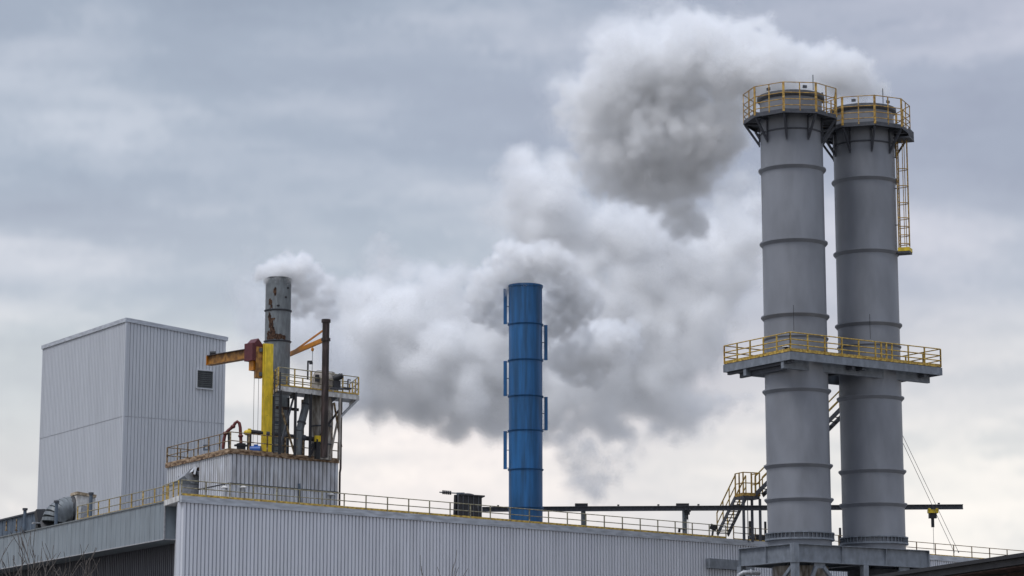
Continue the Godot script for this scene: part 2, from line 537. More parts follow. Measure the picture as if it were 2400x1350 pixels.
func tower():
	var c: Vector3 = Vector3(-30.00, 33.83, -190.00)
	var l: Vector3 = Vector3(-39.29, 33.99, -204.86)
	var r: Vector3 = Vector3(-22.81, 33.07, -194.67)
	var t := thing("process_tower", "tall windowless pale grey tower clad in narrow vertical sheets", "building", Vector3(c.x, 0, c.z))
	var sm := sheet_mesh(0.30, 3, 0.06, 0.235)
	var seam: float = 26.17
	clad(t, "lower_sheet", l, c, 0.0, seam - 0.03, seam - 0.03, sm, 0.90, M.tower)
	clad(t, "lower_sheet", c, r, 0.0, seam - 0.03, seam - 0.03, sm, 0.90, M.tower)
	clad(t, "upper_sheet", l, c, seam + 0.03, l.y - 0.1, c.y - 0.1, sm, 0.90, M.tower)
	clad(t, "upper_sheet", c, r, seam + 0.03, c.y - 0.1, r.y - 0.1, sm, 0.90, M.tower)
	var b := l + r - c
	b.y = r.y
	var dl := (Vector3(l.x, 0, l.z) - Vector3(c.x, 0, c.z)).normalized()
	var dr := (Vector3(r.x, 0, r.z) - Vector3(c.x, 0, c.z)).normalized()
	for q in [[l, c], [c, r]]:
		bar(t, "seam_flashing", Vector3(q[0].x, seam, q[0].z), Vector3(q[1].x, seam, q[1].z), 0.05, 0.06, M.tower[0])
	clad(t, "lower_sheet", r, b, 0.0, seam, seam, sm, 0.90, M.tower)
	clad(t, "upper_sheet", r, b, seam, r.y - 0.1, b.y - 0.1, sm, 0.90, M.tower)
	clad(t, "lower_sheet", b, l, 0.0, seam, seam, sm, 0.90, M.tower)
	clad(t, "upper_sheet", b, l, seam, b.y - 0.1, l.y - 0.1, sm, 0.90, M.tower)
	bar(t, "coping", l - dr * 0.05 - Vector3(0, 0.1, 0), c - dr * 0.05 - dl * 0.12 - Vector3(0, 0.1, 0), 0.2, 0.32, M.coping)
	bar(t, "coping", c - dl * 0.05 + dr * 0.06 - Vector3(0, 0.1, 0), r - dl * 0.05 + dr * 0.15 - Vector3(0, 0.1, 0), 0.2, 0.32, M.coping)
	bar(t, "coping", r + dr * 0.03 + dl * 0.06 - Vector3(0, 0.1, 0), b + dr * 0.03 - Vector3(0, 0.1, 0), 0.2, 0.32, M.coping)
	slab(t, "roof", [c - Vector3(0, 0.12, 0), r - Vector3(0, 0.12, 0), b - Vector3(0, 0.12, 0), l - Vector3(0, 0.12, 0)], 0.2, M.roofing)
	bar(t, "corner_trim", Vector3(c.x, 0, c.z) - dl * 0.03 - dr * 0.03, c - dl * 0.03 - dr * 0.03 - Vector3(0, 0.3, 0), 0.14, 0.14, M.tower[3], dl)
	# louvre
	var lo := sub(t, "louvre")
	var va: Vector3 = Vector3(-24.92, 28.83, -193.30)
	var vb: Vector3 = Vector3(-23.73, 29.00, -194.07)
	var vt: Vector3 = Vector3(-24.95, 30.29, -193.28)
	var out := -dl
	var high := vt.y - va.y
	va += out * 0.06
	vb = va + dr * (Vector3(vb.x - va.x, 0, vb.z - va.z).length())
	var mid := (va + vb) / 2
	bar(lo, "back_plate", mid + out * 0.0, mid + Vector3(0, high, 0), (vb - va).length(), 0.04, M.black, out)
	for k in 9:
		var y := high * (k + 0.5) / 9
		bar(lo, "slat", va + Vector3(0, y, 0) + out * 0.07, vb + Vector3(0, y, 0) + out * 0.07, 0.015, 0.115, M.galv_dark, Vector3(out.x, 1.3, out.z))
	for q in [[va, va + Vector3(0, high, 0)], [vb, vb + Vector3(0, high, 0)]]:
		bar(lo, "frame", q[0] + out * 0.06, q[1] + out * 0.06, 0.08, 0.16, M.tower[0], out)
	for y in [0.0, high]:
		bar(lo, "frame", va + Vector3(0, y, 0) + out * 0.06, vb + Vector3(0, y, 0) + out * 0.06, 0.17, 0.09, M.tower[0])

func penthouse():
	var c: Vector3 = Vector3(-19.29, 21.22, -169.00)
	var l: Vector3 = Vector3(-24.82, 21.30, -178.21)
	var r: Vector3 = Vector3(-12.44, 21.34, -175.32)
	var y1: float = 21.0
	c.y = y1
	l.y = y1
	r.y = y1
	var dl := (l - c).normalized()
	var dr := (r - c).normalized()
	var ol := Vector3(dl.z, 0, -dl.x)
	var orr := Vector3(-dr.z, 0, dr.x)
	var t := thing("roof_penthouse", "stained corrugated penthouse with a rusty roof edge and a torn hole", "building", Vector3(c.x, 17.0, c.z))
	var sm := sheet_mesh(0.36, 2, 0.15, 0.23)
	var seam: float = 18.85
	var hole := [[2.15, 2.86, 19.95], [2.86, 3.58, 20.08], [3.58, 4.3, 20.2], [4.3, 5.0, 20.3], [5.0, 5.73, 20.42]]
	clad(t, "upper_sheet", c, r, seam, y1, y1, sm, 0.72, M.pent)
	clad(t, "lower_sheet", c, r, 17.0, seam - 0.02, seam - 0.02, sm, 0.72, M.pent)
	clad(t, "wall_sheet", l, c, 17.0, y1, y1, sm, 0.72, M.pent, hole)
	var b := l + r - c
	clad(t, "wall_sheet", r, b, 17.0, y1, y1, sm, 0.72, M.pent)
	clad(t, "wall_sheet", b, l, 17.0, y1, y1, sm, 0.72, M.pent)
	slab(t, "roof", [c, r, b, l], 0.12, M.roofing)
	# rusty edge beam, in lengths
	for k in 5:
		bar(t, "edge_beam", c + dl * (10.74 * k / 5.0 + 0.01) + ol * 0.1 + Vector3(0, 0.06 + 0.01 * (k % 2), 0), c + dl * (10.74 * (k + 1) / 5.0) + ol * 0.1 + Vector3(0, 0.06 + 0.01 * (k % 2), 0), 0.3, 0.36, M.rust_trim)
	for k in 4:
		bar(t, "edge_beam", c + dr * (9.32 * k / 4.0 + (0.01 if k else -0.25)) + orr * 0.1 + Vector3(0, 0.065 + 0.01 * (k % 2), 0), c + dr * (9.32 * (k + 1) / 4.0) + orr * 0.1 + Vector3(0, 0.065 + 0.01 * (k % 2), 0), 0.3, 0.34, M.rust_trim)
	bar(t, "corner_trim", Vector3(c.x, 17.0, c.z) + ol * 0.04 + orr * 0.04, c + ol * 0.04 + orr * 0.04 - Vector3(0, 0.2, 0), 0.16, 0.16, M.pent[3], dl)
	# conduit round the middle with little lamps
	tube(t, "conduit", Vector3(c.x, seam, c.z) + orr * 0.13 - dr * 0.1, Vector3(r.x, seam, r.z) + orr * 0.13, 0.045, M.black)
	tube(t, "conduit", Vector3(c.x, seam, c.z) + ol * 0.13 - dl * 0.1, Vector3(c.x, seam, c.z) + dl * 5.0 + ol * 0.13, 0.045, M.black)
	for q in [Vector3(c.x, seam - 0.3, c.z) + ol * 0.3 + dl * 0.25, Vector3(c.x, seam - 0.25, c.z) + orr * 0.3 + dr * 0.9, Vector3(c.x, seam - 0.25, c.z) + orr * 0.3 + dr * 8.6]:
		var lt := sub(t, "wall_lamp", q)
		put(lt, "hood", lathe([Vector2(0.04, 0.16), Vector2(0.1, 0.14), Vector2(0.27, 0.0), Vector2(0.25, -0.02), Vector2(0.0, 0.06)], 14), Transform3D(Basis(), q), M.white)
		tube(lt, "stem", q + Vector3(0, 0.13, 0), q + Vector3(0, 0.27, 0), 0.03, M.black)
	tube(t, "downpipe", Vector3(-15.03, 19.22, -172.93) + orr * 0.2, Vector3(-14.95, 17.79, -173.00) + orr * 0.2, 0.10, M.blue_grey)
	# torn edge round the hole: bent scraps of sheet
	var n := 10.74
	for k in 10:
		var s := n - 5.73 + 3.58 * (k + 0.5) / 10.0
		var top := lerpf(20.42, 19.95, k / 9.0)
		var drop: float = [0.16, 0.42, 0.2, 0.5, 0.3, 0.18, 0.34, 0.12, 0.55, 0.4][k]
		var p := Vector3(c.x, top - drop * 0.35, c.z) + dl * s + ol * (0.08 + 0.1 * (k % 3))
		put(t, "torn_sheet", UB, Transform3D(Basis(dl, 0.45 * (k % 3) - 0.3) * Basis(ol, 0.35 * (k % 4) - 0.5) * Basis(dl * 0.4, Vector3(0, drop + 0.1, 0), ol * 0.02), p), M.pent[k % 4] if k % 3 else M.rust)
	# elbow duct that fills the hole
	var s0 := Vector3(c.x, 17.0, c.z) + dl * (n - 3.85) - ol * 0.2
	var duct := thing("duct_elbow", "fat pale duct poking out of the torn hole in the penthouse wall", "duct", s0 + ol * 0.4)
	var mid := s0 + ol * 0.5
	bar(duct, "riser", mid, mid + Vector3(0, 2.35, 0), 2.5, 1.7, M.galv, ol)
	bar(duct, "sloped_top", mid + Vector3(0, 2.3, 0) + dl * 0.2, mid + Vector3(0, 2.85, 0) - ol * 0.55 + dl * 0.3, 2.0, 1.2, M.galv, ol)
	bar(duct, "flange", mid + Vector3(0, 2.27, 0), mid + Vector3(0, 2.36, 0), 2.62, 1.84, M.galv_dark, ol)
	bar(duct, "flange", mid + Vector3(0, 1.2, 0), mid + Vector3(0, 1.27, 0), 2.58, 1.78, M.galv_dark, ol)
	var insul := thing("insulation_clump", "brown wad of insulation hanging at the left of the torn hole", "debris", s0)
	put(insul, "wad", US, Transform3D(Basis(Vector3(0.3, 0.2, 0.6).normalized(), 0.7).scaled(Vector3(0.5, 0.75, 0.4)), Vector3(c.x, 19.55, c.z) + dl * (n - 2.45) + ol * 0.12), M.rust)
	put(insul, "wad", US, Transform3D(Basis(Vector3(0.1, 0.9, 0.2).normalized(), 0.4).scaled(Vector3(0.4, 0.4, 0.3)), Vector3(c.x, 19.15, c.z) + dl * (n - 2.4) + ol * 0.2), M.rust_trim)
	# railing round its roof
	var gr := thing("roof_guardrail", "rust stained guardrail round the penthouse roof in front of the yellow crane", "guardrail", c)
	guard(gr, [l + ol * 0.1 + Vector3(0, 0.2, 0), c + ol * 0.1 + orr * 0.1 + Vector3(0, 0.2, 0), r + orr * 0.1 + Vector3(0, 0.2, 0)], 1.18, [1.0, 0.5], 1.7, M.rail_rust, M.rail_rust, 0.034)
	var ex := l + dr * 2.2
	var gr2 := thing("roof_guardrail", "short back return of the rusty guardrail on the penthouse roof", "guardrail", l)
	guard(gr2, [l + ol * 0.1 + dl * 0.1 + Vector3(0, 0.2, 0), ex + Vector3(0, 0.2, 0)], 1.18, [1.0, 0.5], 1.4, M.rail_rust, M.rail_rust, 0.034)

func flange(r: float, out: float, h: float) -> ArrayMesh:
	return lathe([Vector2(r - 0.005, -h * 2.3), Vector2(r + out, -h * 0.35), Vector2(r + out, h * 0.4), Vector2(r - 0.005, h * 0.5)], 56)

func blue_stack():
	var d := 188.0
	var c: Vector3 = Vector3(1.04, 18.12, -188.00)
	var ys := []
	ys = [17.0, 18.89, 21.82, 24.80, 27.44, 30.22, 33.02, 36.03]
	c.y = 17.0
	var r := 1.29
	var t := thing("blue_chimney", "bright blue round chimney with narrow side plates steaming behind the hall", "chimney", c)
	var fl := flange(r, 0.09, 0.055)
	for i in 7:
		put(t, "shell_section", lathe([Vector2(r, ys[i] - c.y), Vector2(r, ys[i + 1] - c.y - 0.004)], 56), Transform3D(Basis(), c), M.blue[i % 3])
		if i < 6:
			put(t, "flange_ring", fl, Transform3D(Basis(), Vector3(c.x, ys[i + 1], c.z)), M.blue[0])
	put(t, "top_rim", lathe([Vector2(r - 0.01, -0.12), Vector2(r + 0.06, -0.12), Vector2(r + 0.06, 0.04), Vector2(r - 0.05, 0.04), Vector2(r - 0.05, -1.5)], 56), Transform3D(Basis(), Vector3(c.x, ys[7], c.z)), M.blue[0])
	put(t, "dark_lining", lathe([Vector2(r - 0.07, -0.05), Vector2(r - 0.07, -2.5), Vector2(0.0, -2.5)], 40), Transform3D(Basis(), Vector3(c.x, ys[7], c.z)), M.steel)
	for k in 5:
		var side := -1.0 if k % 2 == 0 else 1.0
		var x := c.x + side * (r + 0.27)
		var lo: float = ys[6 - k] + 0.04
		var hi: float = ys[7 - k] - 0.2 if k == 0 else ys[7 - k] - 0.02
		var pl := sub(t, "side_plate", Vector3(x, lo, c.z))
		bar(pl, "plate", Vector3(x, lo, c.z), Vector3(x, hi, c.z), 0.27, 0.05, M.blue[1], Vector3(0, 0, 1))
		for f in [0.03, 0.5, 0.97]:
			tube(pl, "bracket", Vector3(c.x + side * (r - 0.02), lerpf(lo, hi, f), c.z), Vector3(x - side * 0.12, lerpf(lo, hi, f), c.z), 0.03, M.steel_dark)
	put(t, "base_ring", lathe([Vector2(r, 0.0), Vector2(r + 0.25, 0.0), Vector2(r + 0.25, 0.12), Vector2(r, 0.12)], 40), Transform3D(Basis(), c + Vector3(0, 0.02, 0)), M.blue[0])
	var cb := thing("roof_curb", "low dark curb box at the foot of the blue chimney", "roof curb", Vector3(c.x + 0.9, 17.0, c.z))
	block(cb, "curb_body", Vector3(c.x + 0.85, 17.2, c.z - 0.4), Vector3(3.6, 0.4, 3.2), 0, M.blue_grey)
	block(cb, "curb_lid", Vector3(c.x + 0.85, 17.43, c.z - 0.4), Vector3(3.75, 0.07, 3.35), 0, M.steel_dark)

func patch(par: Node3D, c: Vector3, r: float, a0: float, y0: float, w: float, h: float, sd: int):
	# an irregular rust stain lying on a round shell
	var nz := FastNoiseLite.new()
	nz.seed = sd
	nz.frequency = 0.9
	var st := SurfaceTool.new()
	st.begin(Mesh.PRIMITIVE_TRIANGLES)
	st.set_smooth_group(0)
	var n := 26
	var f := func(u, v): return Vector3((r + 0.006) * sin(a0 + u), y0 + v, (r + 0.006) * cos(a0 + u))
	for i in n:
		for j in n:
			var u := w * ((i + 0.5) / n - 0.5)
			var v := h * ((j + 0.5) / n - 0.5)
			var k := 1.0 - (pow(u / w * 2, 2) + pow(v / h * 2, 2))
			if k * 0.8 + nz.get_noise_2d(u * r * 2.2 + 9.0, v * 1.1) * 1.5 > 0.25:
				var du := w / n * 0.5
				var dv := h / n * 0.5
				var q := [f.call(u - du, v - dv), f.call(u - du, v + dv), f.call(u + du, v + dv), f.call(u + du, v - dv)]
				for m in [0, 1, 2, 0, 2, 3]:
					st.add_vertex(q[m])
	st.generate_normals()
	var me := st.commit()
	if me.get_surface_count():
		put(par, "rust_patch", me, Transform3D(Basis(), Vector3(c.x, 0, c.z)), M.rust)

func grey_stack():
	var c: Vector3 = Vector3(-16.98, 22.21, -177.00)
	c.y = 21.0
	var r := 0.93
	var ys := [21.0, 26.70, 29.94, 32.20, 34.56]
	var t := thing("grey_chimney", "slim grey chimney with rust stains steaming behind the yellow crane column", "chimney", c)
	for i in 4:
		put(t, "shell_section", lathe([Vector2(r, ys[i] - c.y), Vector2(r, ys[i + 1] - c.y - 0.004)], 40), Transform3D(Basis(), c), M.galv_dark)
		if i > 0:
			put(t, "flange_ring", flange(r, 0.08, 0.05), Transform3D(Basis(), Vector3(c.x, ys[i], c.z)), M.steel_dark)
	put(t, "top_rim", lathe([Vector2(r, -0.06), Vector2(r + 0.03, -0.06), Vector2(r + 0.03, 0.03), Vector2(r - 0.04, 0.03), Vector2(r - 0.04, -1.2)], 40), Transform3D(Basis(), Vector3(c.x, ys[4], c.z)), M.steel_dark)
	put(t, "dark_lining", lathe([Vector2(r - 0.05, -0.05), Vector2(r - 0.05, -2.0), Vector2(0.0, -2.0)], 30), Transform3D(Basis(), Vector3(c.x, ys[4], c.z)), M.steel)
	patch(t, c, r, -0.45, ys[2] + 0.75, 0.9, 1.7, 3)
	patch(t, c, r, -0.62, ys[2] + 1.55, 0.35, 1.2, 8)
	patch(t, c, r, -0.1, ys[2] + 0.2, 1.7, 0.5, 5)
	patch(t, c, r, -0.55, ys[3] + 0.35, 0.4, 1.0, 12)
	patch(t, c, r, -0.2, ys[3] + 1.25, 0.3, 0.7, 15)
	for q in [[0.9, 1.6], [0.7, 0.9], [0.1, 0.25]]:
		put(t, "lug", US, Transform3D(Basis.from_scale(Vector3(0.22, 0.16, 0.12)), Vector3(c.x + r * sin(q[0]), ys[3] + q[1], c.z + r * cos(q[0]))), M.black)

func cranes():
	# yellow column crane
	var b: Vector3 = Vector3(-17.21, 21.69, -172.50)
	b.y = 21.0
	var top: float = 29.04
	var t := thing("yellow_jib_crane", "bright yellow crane column with maroon head and dull orange arm", "crane", b)
	bar(t, "column", b, Vector3(b.x, top, b.z), 0.62, 0.62, M.bright_yellow, Vector3(0.35, 0, 0.94))
	bar(t, "column_flange", b + Vector3(-0.28, 0, 0.34), Vector3(b.x - 0.28, top + 0.02, b.z + 0.34), 0.09, 0.05, M.bright_yellow, Vector3(0.35, 0, 0.94))
	bar(t, "base_plate", b + Vector3(0, 0.02, 0), b + Vector3(0, 0.1, 0), 1.1, 1.1, M.bright_yellow)
	for k in 9:
		put(t, "bolt", US, Transform3D(Basis.from_scale(Vector3(0.045, 0.045, 0.04)), Vector3(b.x - 0.12 + 0.18 * (k % 2), b.y + 0.9 + k * 0.68, b.z + 0.33)), M.black)
	var az := Vector3(-sin(deg_to_rad(45)), 0, -cos(deg_to_rad(45)))
	var h: Vector3 = Vector3(-18.17, 28.46, -172.50)
	var head := sub(t, "head", h)
	block(head, "housing", h + Vector3(-0.05, -0.02, 0), Vector3(0.95, 1.25, 0.9), 45, M.maroon)
	put(head, "housing_ridge", UB, Transform3D(Basis(Vector3.UP, deg_to_rad(45)) * Basis(Vector3.BACK, deg_to_rad(45)) * Basis.from_scale(Vector3(0.62, 0.62, 0.86)), h + Vector3(0.0, 0.52, 0)), M.maroon)
	block(head, "hinge_box", h + Vector3(0.32, -0.75, 0.12), Vector3(0.5, 2.2, 0.5), 20, M.orange_dull)
	block(head, "lower_bracket", h + Vector3(-0.02, -0.95, 0), Vector3(0.5, 0.7, 0.5), 45, M.orange)
	for y in [0.12, -1.6]:
		block(head, "hinge_pin", h + Vector3(0.5, y, 0.3), Vector3(0.22, 0.26, 0.26), 0, M.steel_dark)
	var a0: Vector3 = Vector3(-18.53, 28.41, -172.80)
	var a1: Vector3 = Vector3(-21.76, 28.48, -176.02)
	a1.y = a0.y
	var arm := sub(t, "arm", a0)
	bar(arm, "web", a0, a1, 0.2, 0.62, M.orange_dull)
	bar(arm, "top_flange", a0 + Vector3(0, 0.33, 0), a1 + Vector3(0, 0.33, 0), 0.5, 0.06, M.brown_post)
	bar(arm, "bottom_flange", a0 - Vector3(0, 0.33, 0), a1 - Vector3(0, 0.33, 0), 0.5, 0.06, M.orange_dull)
	bar(arm, "end_plate", a1, a1 + az * 0.06, 0.52, 0.72, M.orange)
	var mo := sub(t, "hoist_motor", a1)
	tube(mo, "motor_body", a1 + Vector3(0.05, 0.52, 0.1), a1 + Vector3(0.45, 0.52, 0.1), 0.16, M.black)
	block(mo, "motor_foot", a1 + Vector3(0.2, 0.4, 0.1), Vector3(0.3, 0.12, 0.3), 0, M.black)
	for q in [[590, 0], [600.5, 1]]:
		var x: float = (q[0] - 1200.0) * 172.5 / 5800.0
		tube(t, "hanging_cable", Vector3(x, h.y - 1.1, -172.5), Vector3(x, 21.3, -172.5), 0.016, M.wire)
	for f in [0.44, 0.76]:
		bar(t, "stay_bracket", Vector3(b.x - 0.1, lerpf(b.y, top, f - 0.12), b.z - 0.1), Vector3(b.x + 0.95, lerpf(b.y, top, f - 0.12), b.z - 1.2), 0.1, 0.14, M.blue_grey)
	# brown post crane
	var p: Vector3 = Vector3(-13.13, 21.67, -172.30)
	p.y = 21.0
	var pt: float = 30.74
	var u := thing("brown_jib_crane", "dark brown post crane with a thin orange arm and tie rod", "crane", p)
	tube(u, "post", p, Vector3(p.x, pt, p.z), 0.25, M.brown_post)
	tube(u, "cap", Vector3(p.x, pt - 0.18, p.z), Vector3(p.x, pt + 0.04, p.z), 0.32, M.brown_post)
	var cy: float = 29.34
	tube(u, "collar", Vector3(p.x, cy - 0.1, p.z), Vector3(p.x, cy + 0.1, p.z), 0.33, M.brown_post)
	var j0 := Vector3(p.x, cy + 0.05, p.z)
	var j1: Vector3 = Vector3(-16.57, 29.43, -179.99)
	j1.y = j0.y
	bar(u, "arm", j0, j1, 0.2, 0.3, M.orange)
	bar(u, "tie_rod", Vector3(p.x, pt - 0.6, p.z), j0.lerp(j1, 0.92), 0.09, 0.11, M.orange)
	var ch := j0.lerp(j1, 0.33)
	var hk := sub(u, "chain_hoist", ch)
	put(hk, "trolley", US, Transform3D(Basis.from_scale(Vector3(0.22, 0.3, 0.22)), ch - Vector3(0, 0.35, 0)), M.orange)
	tube(hk, "chain", ch - Vector3(0, 0.4, 0), ch - Vector3(0, 3.2, 0), 0.02, M.wire)
	# small dark camera mast on the service deck
	var mp: Vector3 = Vector3(-14.38, 26.52, -172.50)
	var ma := thing("lamp_mast", "short black mast with a side arm on the service deck", "mast", mp)
	bar(ma, "pole", mp, mp + Vector3(0, 1.3, 0), 0.09, 0.09, M.black)
	bar(ma, "side_arm", mp + Vector3(-0.04, 1.28, 0), mp + Vector3(0.3, 1.28, 0), 0.1, 0.14, M.black)
	block(ma, "lamp_head", mp + Vector3(0.22, 1.18, 0), Vector3(0.24, 0.16, 0.2), 0, M.black)

func service_tower():
	var o: Vector3 = Vector3(-16.27, 25.85, -170.60)
	var y := o.y
	var dr := Vector3(sin(deg_to_rad(47.3)), 0, -cos(deg_to_rad(47.3)))
	var dl := Vector3(-sin(deg_to_rad(14)), 0, -cos(deg_to_rad(14)))
	var long: float = 7.19
	var deep := 3.6
	var base := 21.05
	var t := thing("service_platform", "steel framed service platform with stained deck and braced legs on the penthouse", "platform", Vector3(o.x, base, o.z))
	slab(t, "deck", [o, o + dr * long, o + dr * long + dl * deep, o + dl * deep], 0.1, M.galv)
	bar(t, "edge_channel", o - Vector3(0, 0.22, 0) - dl * 0.03, o + dr * long - Vector3(0, 0.22, 0) - dl * 0.03, 0.1, 0.3, M.white)
	bar(t, "edge_channel", o - Vector3(0, 0.225, 0) - dr * 0.03, o + dl * deep - Vector3(0, 0.225, 0) - dr * 0.03, 0.1, 0.3, M.cream)
	bar(t, "edge_channel", o + dr * (long + 0.03) - Vector3(0, 0.225, 0), o + dr * (long + 0.03) + dl * deep - Vector3(0, 0.225, 0), 0.1, 0.3, M.white)
	for f in [0.25, 0.5, 0.75]:
		bar(t, "joist", o + dr * long * f + dl * 0.1 - Vector3(0, 0.2, 0), o + dr * long * f + dl * deep - Vector3(0, 0.2, 0), 0.12, 0.2, M.steel_dark)
	var legs := [0.03, 0.215, 0.40, 0.765]
	for i in 4:
		var p: Vector3 = o + dr * long * legs[i] - dl * 0.0
		bar(t, "leg", Vector3(p.x, base, p.z), Vector3(p.x, y - 0.3 if i != 3 else y - 0.3, p.z), 0.15, 0.15, M.black if i < 3 else M.tan)
		var q: Vector3 = p + dl * (deep - 0.2)
		bar(t, "leg", Vector3(q.x, base, q.z), Vector3(q.x, y - 0.3, q.z), 0.17, 0.17, M.steel_dark if i < 2 else M.rail_rust)
	var dn := Vector3(0, base - y, 0)
	var braces := [[0.03, 0.215, 0.25, 0.95, M.rail_rust], [0.215, 0.03, 0.05, 0.95, M.steel_dark], [0.40, 0.765, 0.9, 0.25, M.black], [0.42, 0.62, 0.95, 0.45, M.black], [0.765, 0.66, 0.3, 0.95, M.tan], [0.70, 0.80, 0.15, 0.8, M.rail_rust]]
	for q in braces:
		bar(t, "brace", o + dr * long * q[0] + dn * q[2] + dl * 0.25, o + dr * long * q[1] + dn * q[3] + dl * 0.25, 0.11, 0.11, q[4])
	bar(t, "cross_beam", o + dr * long * 0.03 + dn * 0.27 + dl * 1.8, o + dr * long * 0.3 + dn * 0.27 + dl * 1.8, 0.14, 0.2, M.brown_post)
	bar(t, "end_strut", o + dr * long * 0.99 - Vector3(0, 0.35, 0), o + dr * long * 0.77 - Vector3(0, 1.75, 0), 0.15, 0.15, M.galv)
	var rl := sub(t, "deck_railing", o)
	var hi := 1.28
	guard(rl, [o + dl * deep, o, o + dr * long, o + dr * long + dl * deep, o + dl * deep], hi, [1.0, 0.66, 0.33], 1.35, M.yellow, M.rail_pale, 0.036, M.yellow, 0.1)
	# outside ladder
	var lb := o + dl * 0.6 - dr * 0.35
	var la := sub(t, "ladder", Vector3(lb.x, base, lb.z))
	var lo := Vector3(lb.x, base, lb.z)
	for s in [0.0, 0.45]:
		bar(la, "stile", lo + dr * s - dl * 0.9, Vector3(lo.x, y + 0.9, lo.z) + dr * s - dl * 0.9, 0.08, 0.08, M.black)
	for k in 18:
		tube(la, "rung", lo + Vector3(0, 0.2 + k * 0.29, 0) - dl * 0.9, lo + dr * 0.45 + Vector3(0, 0.2 + k * 0.29, 0) - dl * 0.9, 0.022, M.black)
	# drain pipe down the penthouse corner
	var dp: Vector3 = o + dr * long * 0.785
	polyline_tube(t, "drain_pipe", [dp - Vector3(0, 0.4, 0), Vector3(dp.x, base - 0.6, dp.z), Vector3(dp.x - 0.05, base - 0.9, dp.z), Vector3(dp.x - 0.05, 17.0, dp.z)], 0.075, M.brown_post)
	# vessel through the deck
	var vc: Vector3 = Vector3(-13.51, 23.76, -174.60)
	vc.y = base
	var v := thing("dust_cyclone", "tan cylindrical cyclone vessel under the service deck with a hooded top", "vessel", vc)
	put(v, "barrel", lathe([Vector2(0.0, 0.0), Vector2(0.72, 0.0), Vector2(0.72, 3.3), Vector2(0.76, 3.3), Vector2(0.76, 3.55), Vector2(0.72, 3.55), Vector2(0.72, y - base + 0.2), Vector2(0.0, y - base + 0.2)], 32), Transform3D(Basis(), vc), M.tan)
	for hh in [1.1, 2.4]:
		put(v, "band", lathe([Vector2(0.715, -0.05), Vector2(0.76, -0.05), Vector2(0.76, 0.05), Vector2(0.715, 0.05)], 32), Transform3D(Basis(), vc + Vector3(0, hh, 0)), M.steel_dark)
	var hc := Vector3(vc.x + 0.15, y, vc.z)
	put(v, "hood", lathe([Vector2(1.0, 0.0), Vector2(1.0, 0.95), Vector2(0.72, 1.5), Vector2(0.0, 1.55)], 8), Transform3D(Basis(), hc), M.tan)
	block(v, "hood_lid", hc + Vector3(-0.3, 1.52, 0), Vector3(0.6, 0.14, 0.6), 20, M.galv)
	block(v, "inspection_hatch", hc + Vector3(-0.45, 0.95, 0.93), Vector3(0.3, 0.5, 0.1), 0, M.black)
	# blower motor on the deck
	var bm: Vector3 = Vector3(-12.25, 26.08, -172.60)
	bm.y = y
	var w := thing("blower_motor", "black blower motor tilted on the service deck beside the post", "motor", bm)
	tube(w, "motor_body", bm + Vector3(-0.3, 0.72, 0), bm + Vector3(0.22, 0.92, 0.1), 0.23, M.black)
	tube(w, "end_bell", bm + Vector3(0.2, 0.92, 0.1), bm + Vector3(0.34, 0.97, 0.12), 0.17, M.black)
	block(w, "bracket", bm + Vector3(-0.1, 0.3, 0), Vector3(0.5, 0.6, 0.3), 20, M.black)
	block(w, "foot", bm + Vector3(-0.05, 0.04, 0), Vector3(0.9, 0.08, 0.5), 20, M.steel_dark)
	var vs: Vector3 = Vector3(-11.58, 25.83, -173.00)
	vs.y = y
	var vp := thing("valve_stand", "thin black valve stand at the railing end of the service deck", "valve", vs)
	bar(vp, "stem", vs, vs + Vector3(0, 0.75, 0), 0.07, 0.07, M.black)
	bar(vp, "crook", vs + Vector3(0, 0.75, 0), vs + Vector3(0.2, 0.7, 0), 0.07, 0.07, M.black)
	bar(vp, "foot_pipe", vs + Vector3(-0.6, 0.1, 0), vs + Vector3(0.25, 0.1, 0), 0.12, 0.12, M.black)
	# sloping duct
	var d0: Vector3 = Vector3(-14.36, 25.68, -173.50)
	var d1: Vector3 = Vector3(-14.94, 22.95, -173.00)
	var dd: Vector3 = d0.lerp(d1, 1.45)
	dd.y = maxf(dd.y, 21.0)
	var k := thing("sloping_duct", "grey round duct sloping down between the platform legs", "duct", Vector3(d1.x, 21.0, d1.z))
	var dir := (d1 - d0).normalized()
	tube(k, "pipe", d0, d1, 0.27, M.galv_dark)
	tube(k, "pipe_end", d1, Vector3(d1.x - 0.1, 21.0, d1.z), 0.25, M.galv_dark)
	for f in [0.3, 0.78]:
		var f0 := d0.lerp(d1, f)
		tube(k, "flange", f0 - dir * 0.05, f0 + dir * 0.05, 0.33, M.steel_dark)

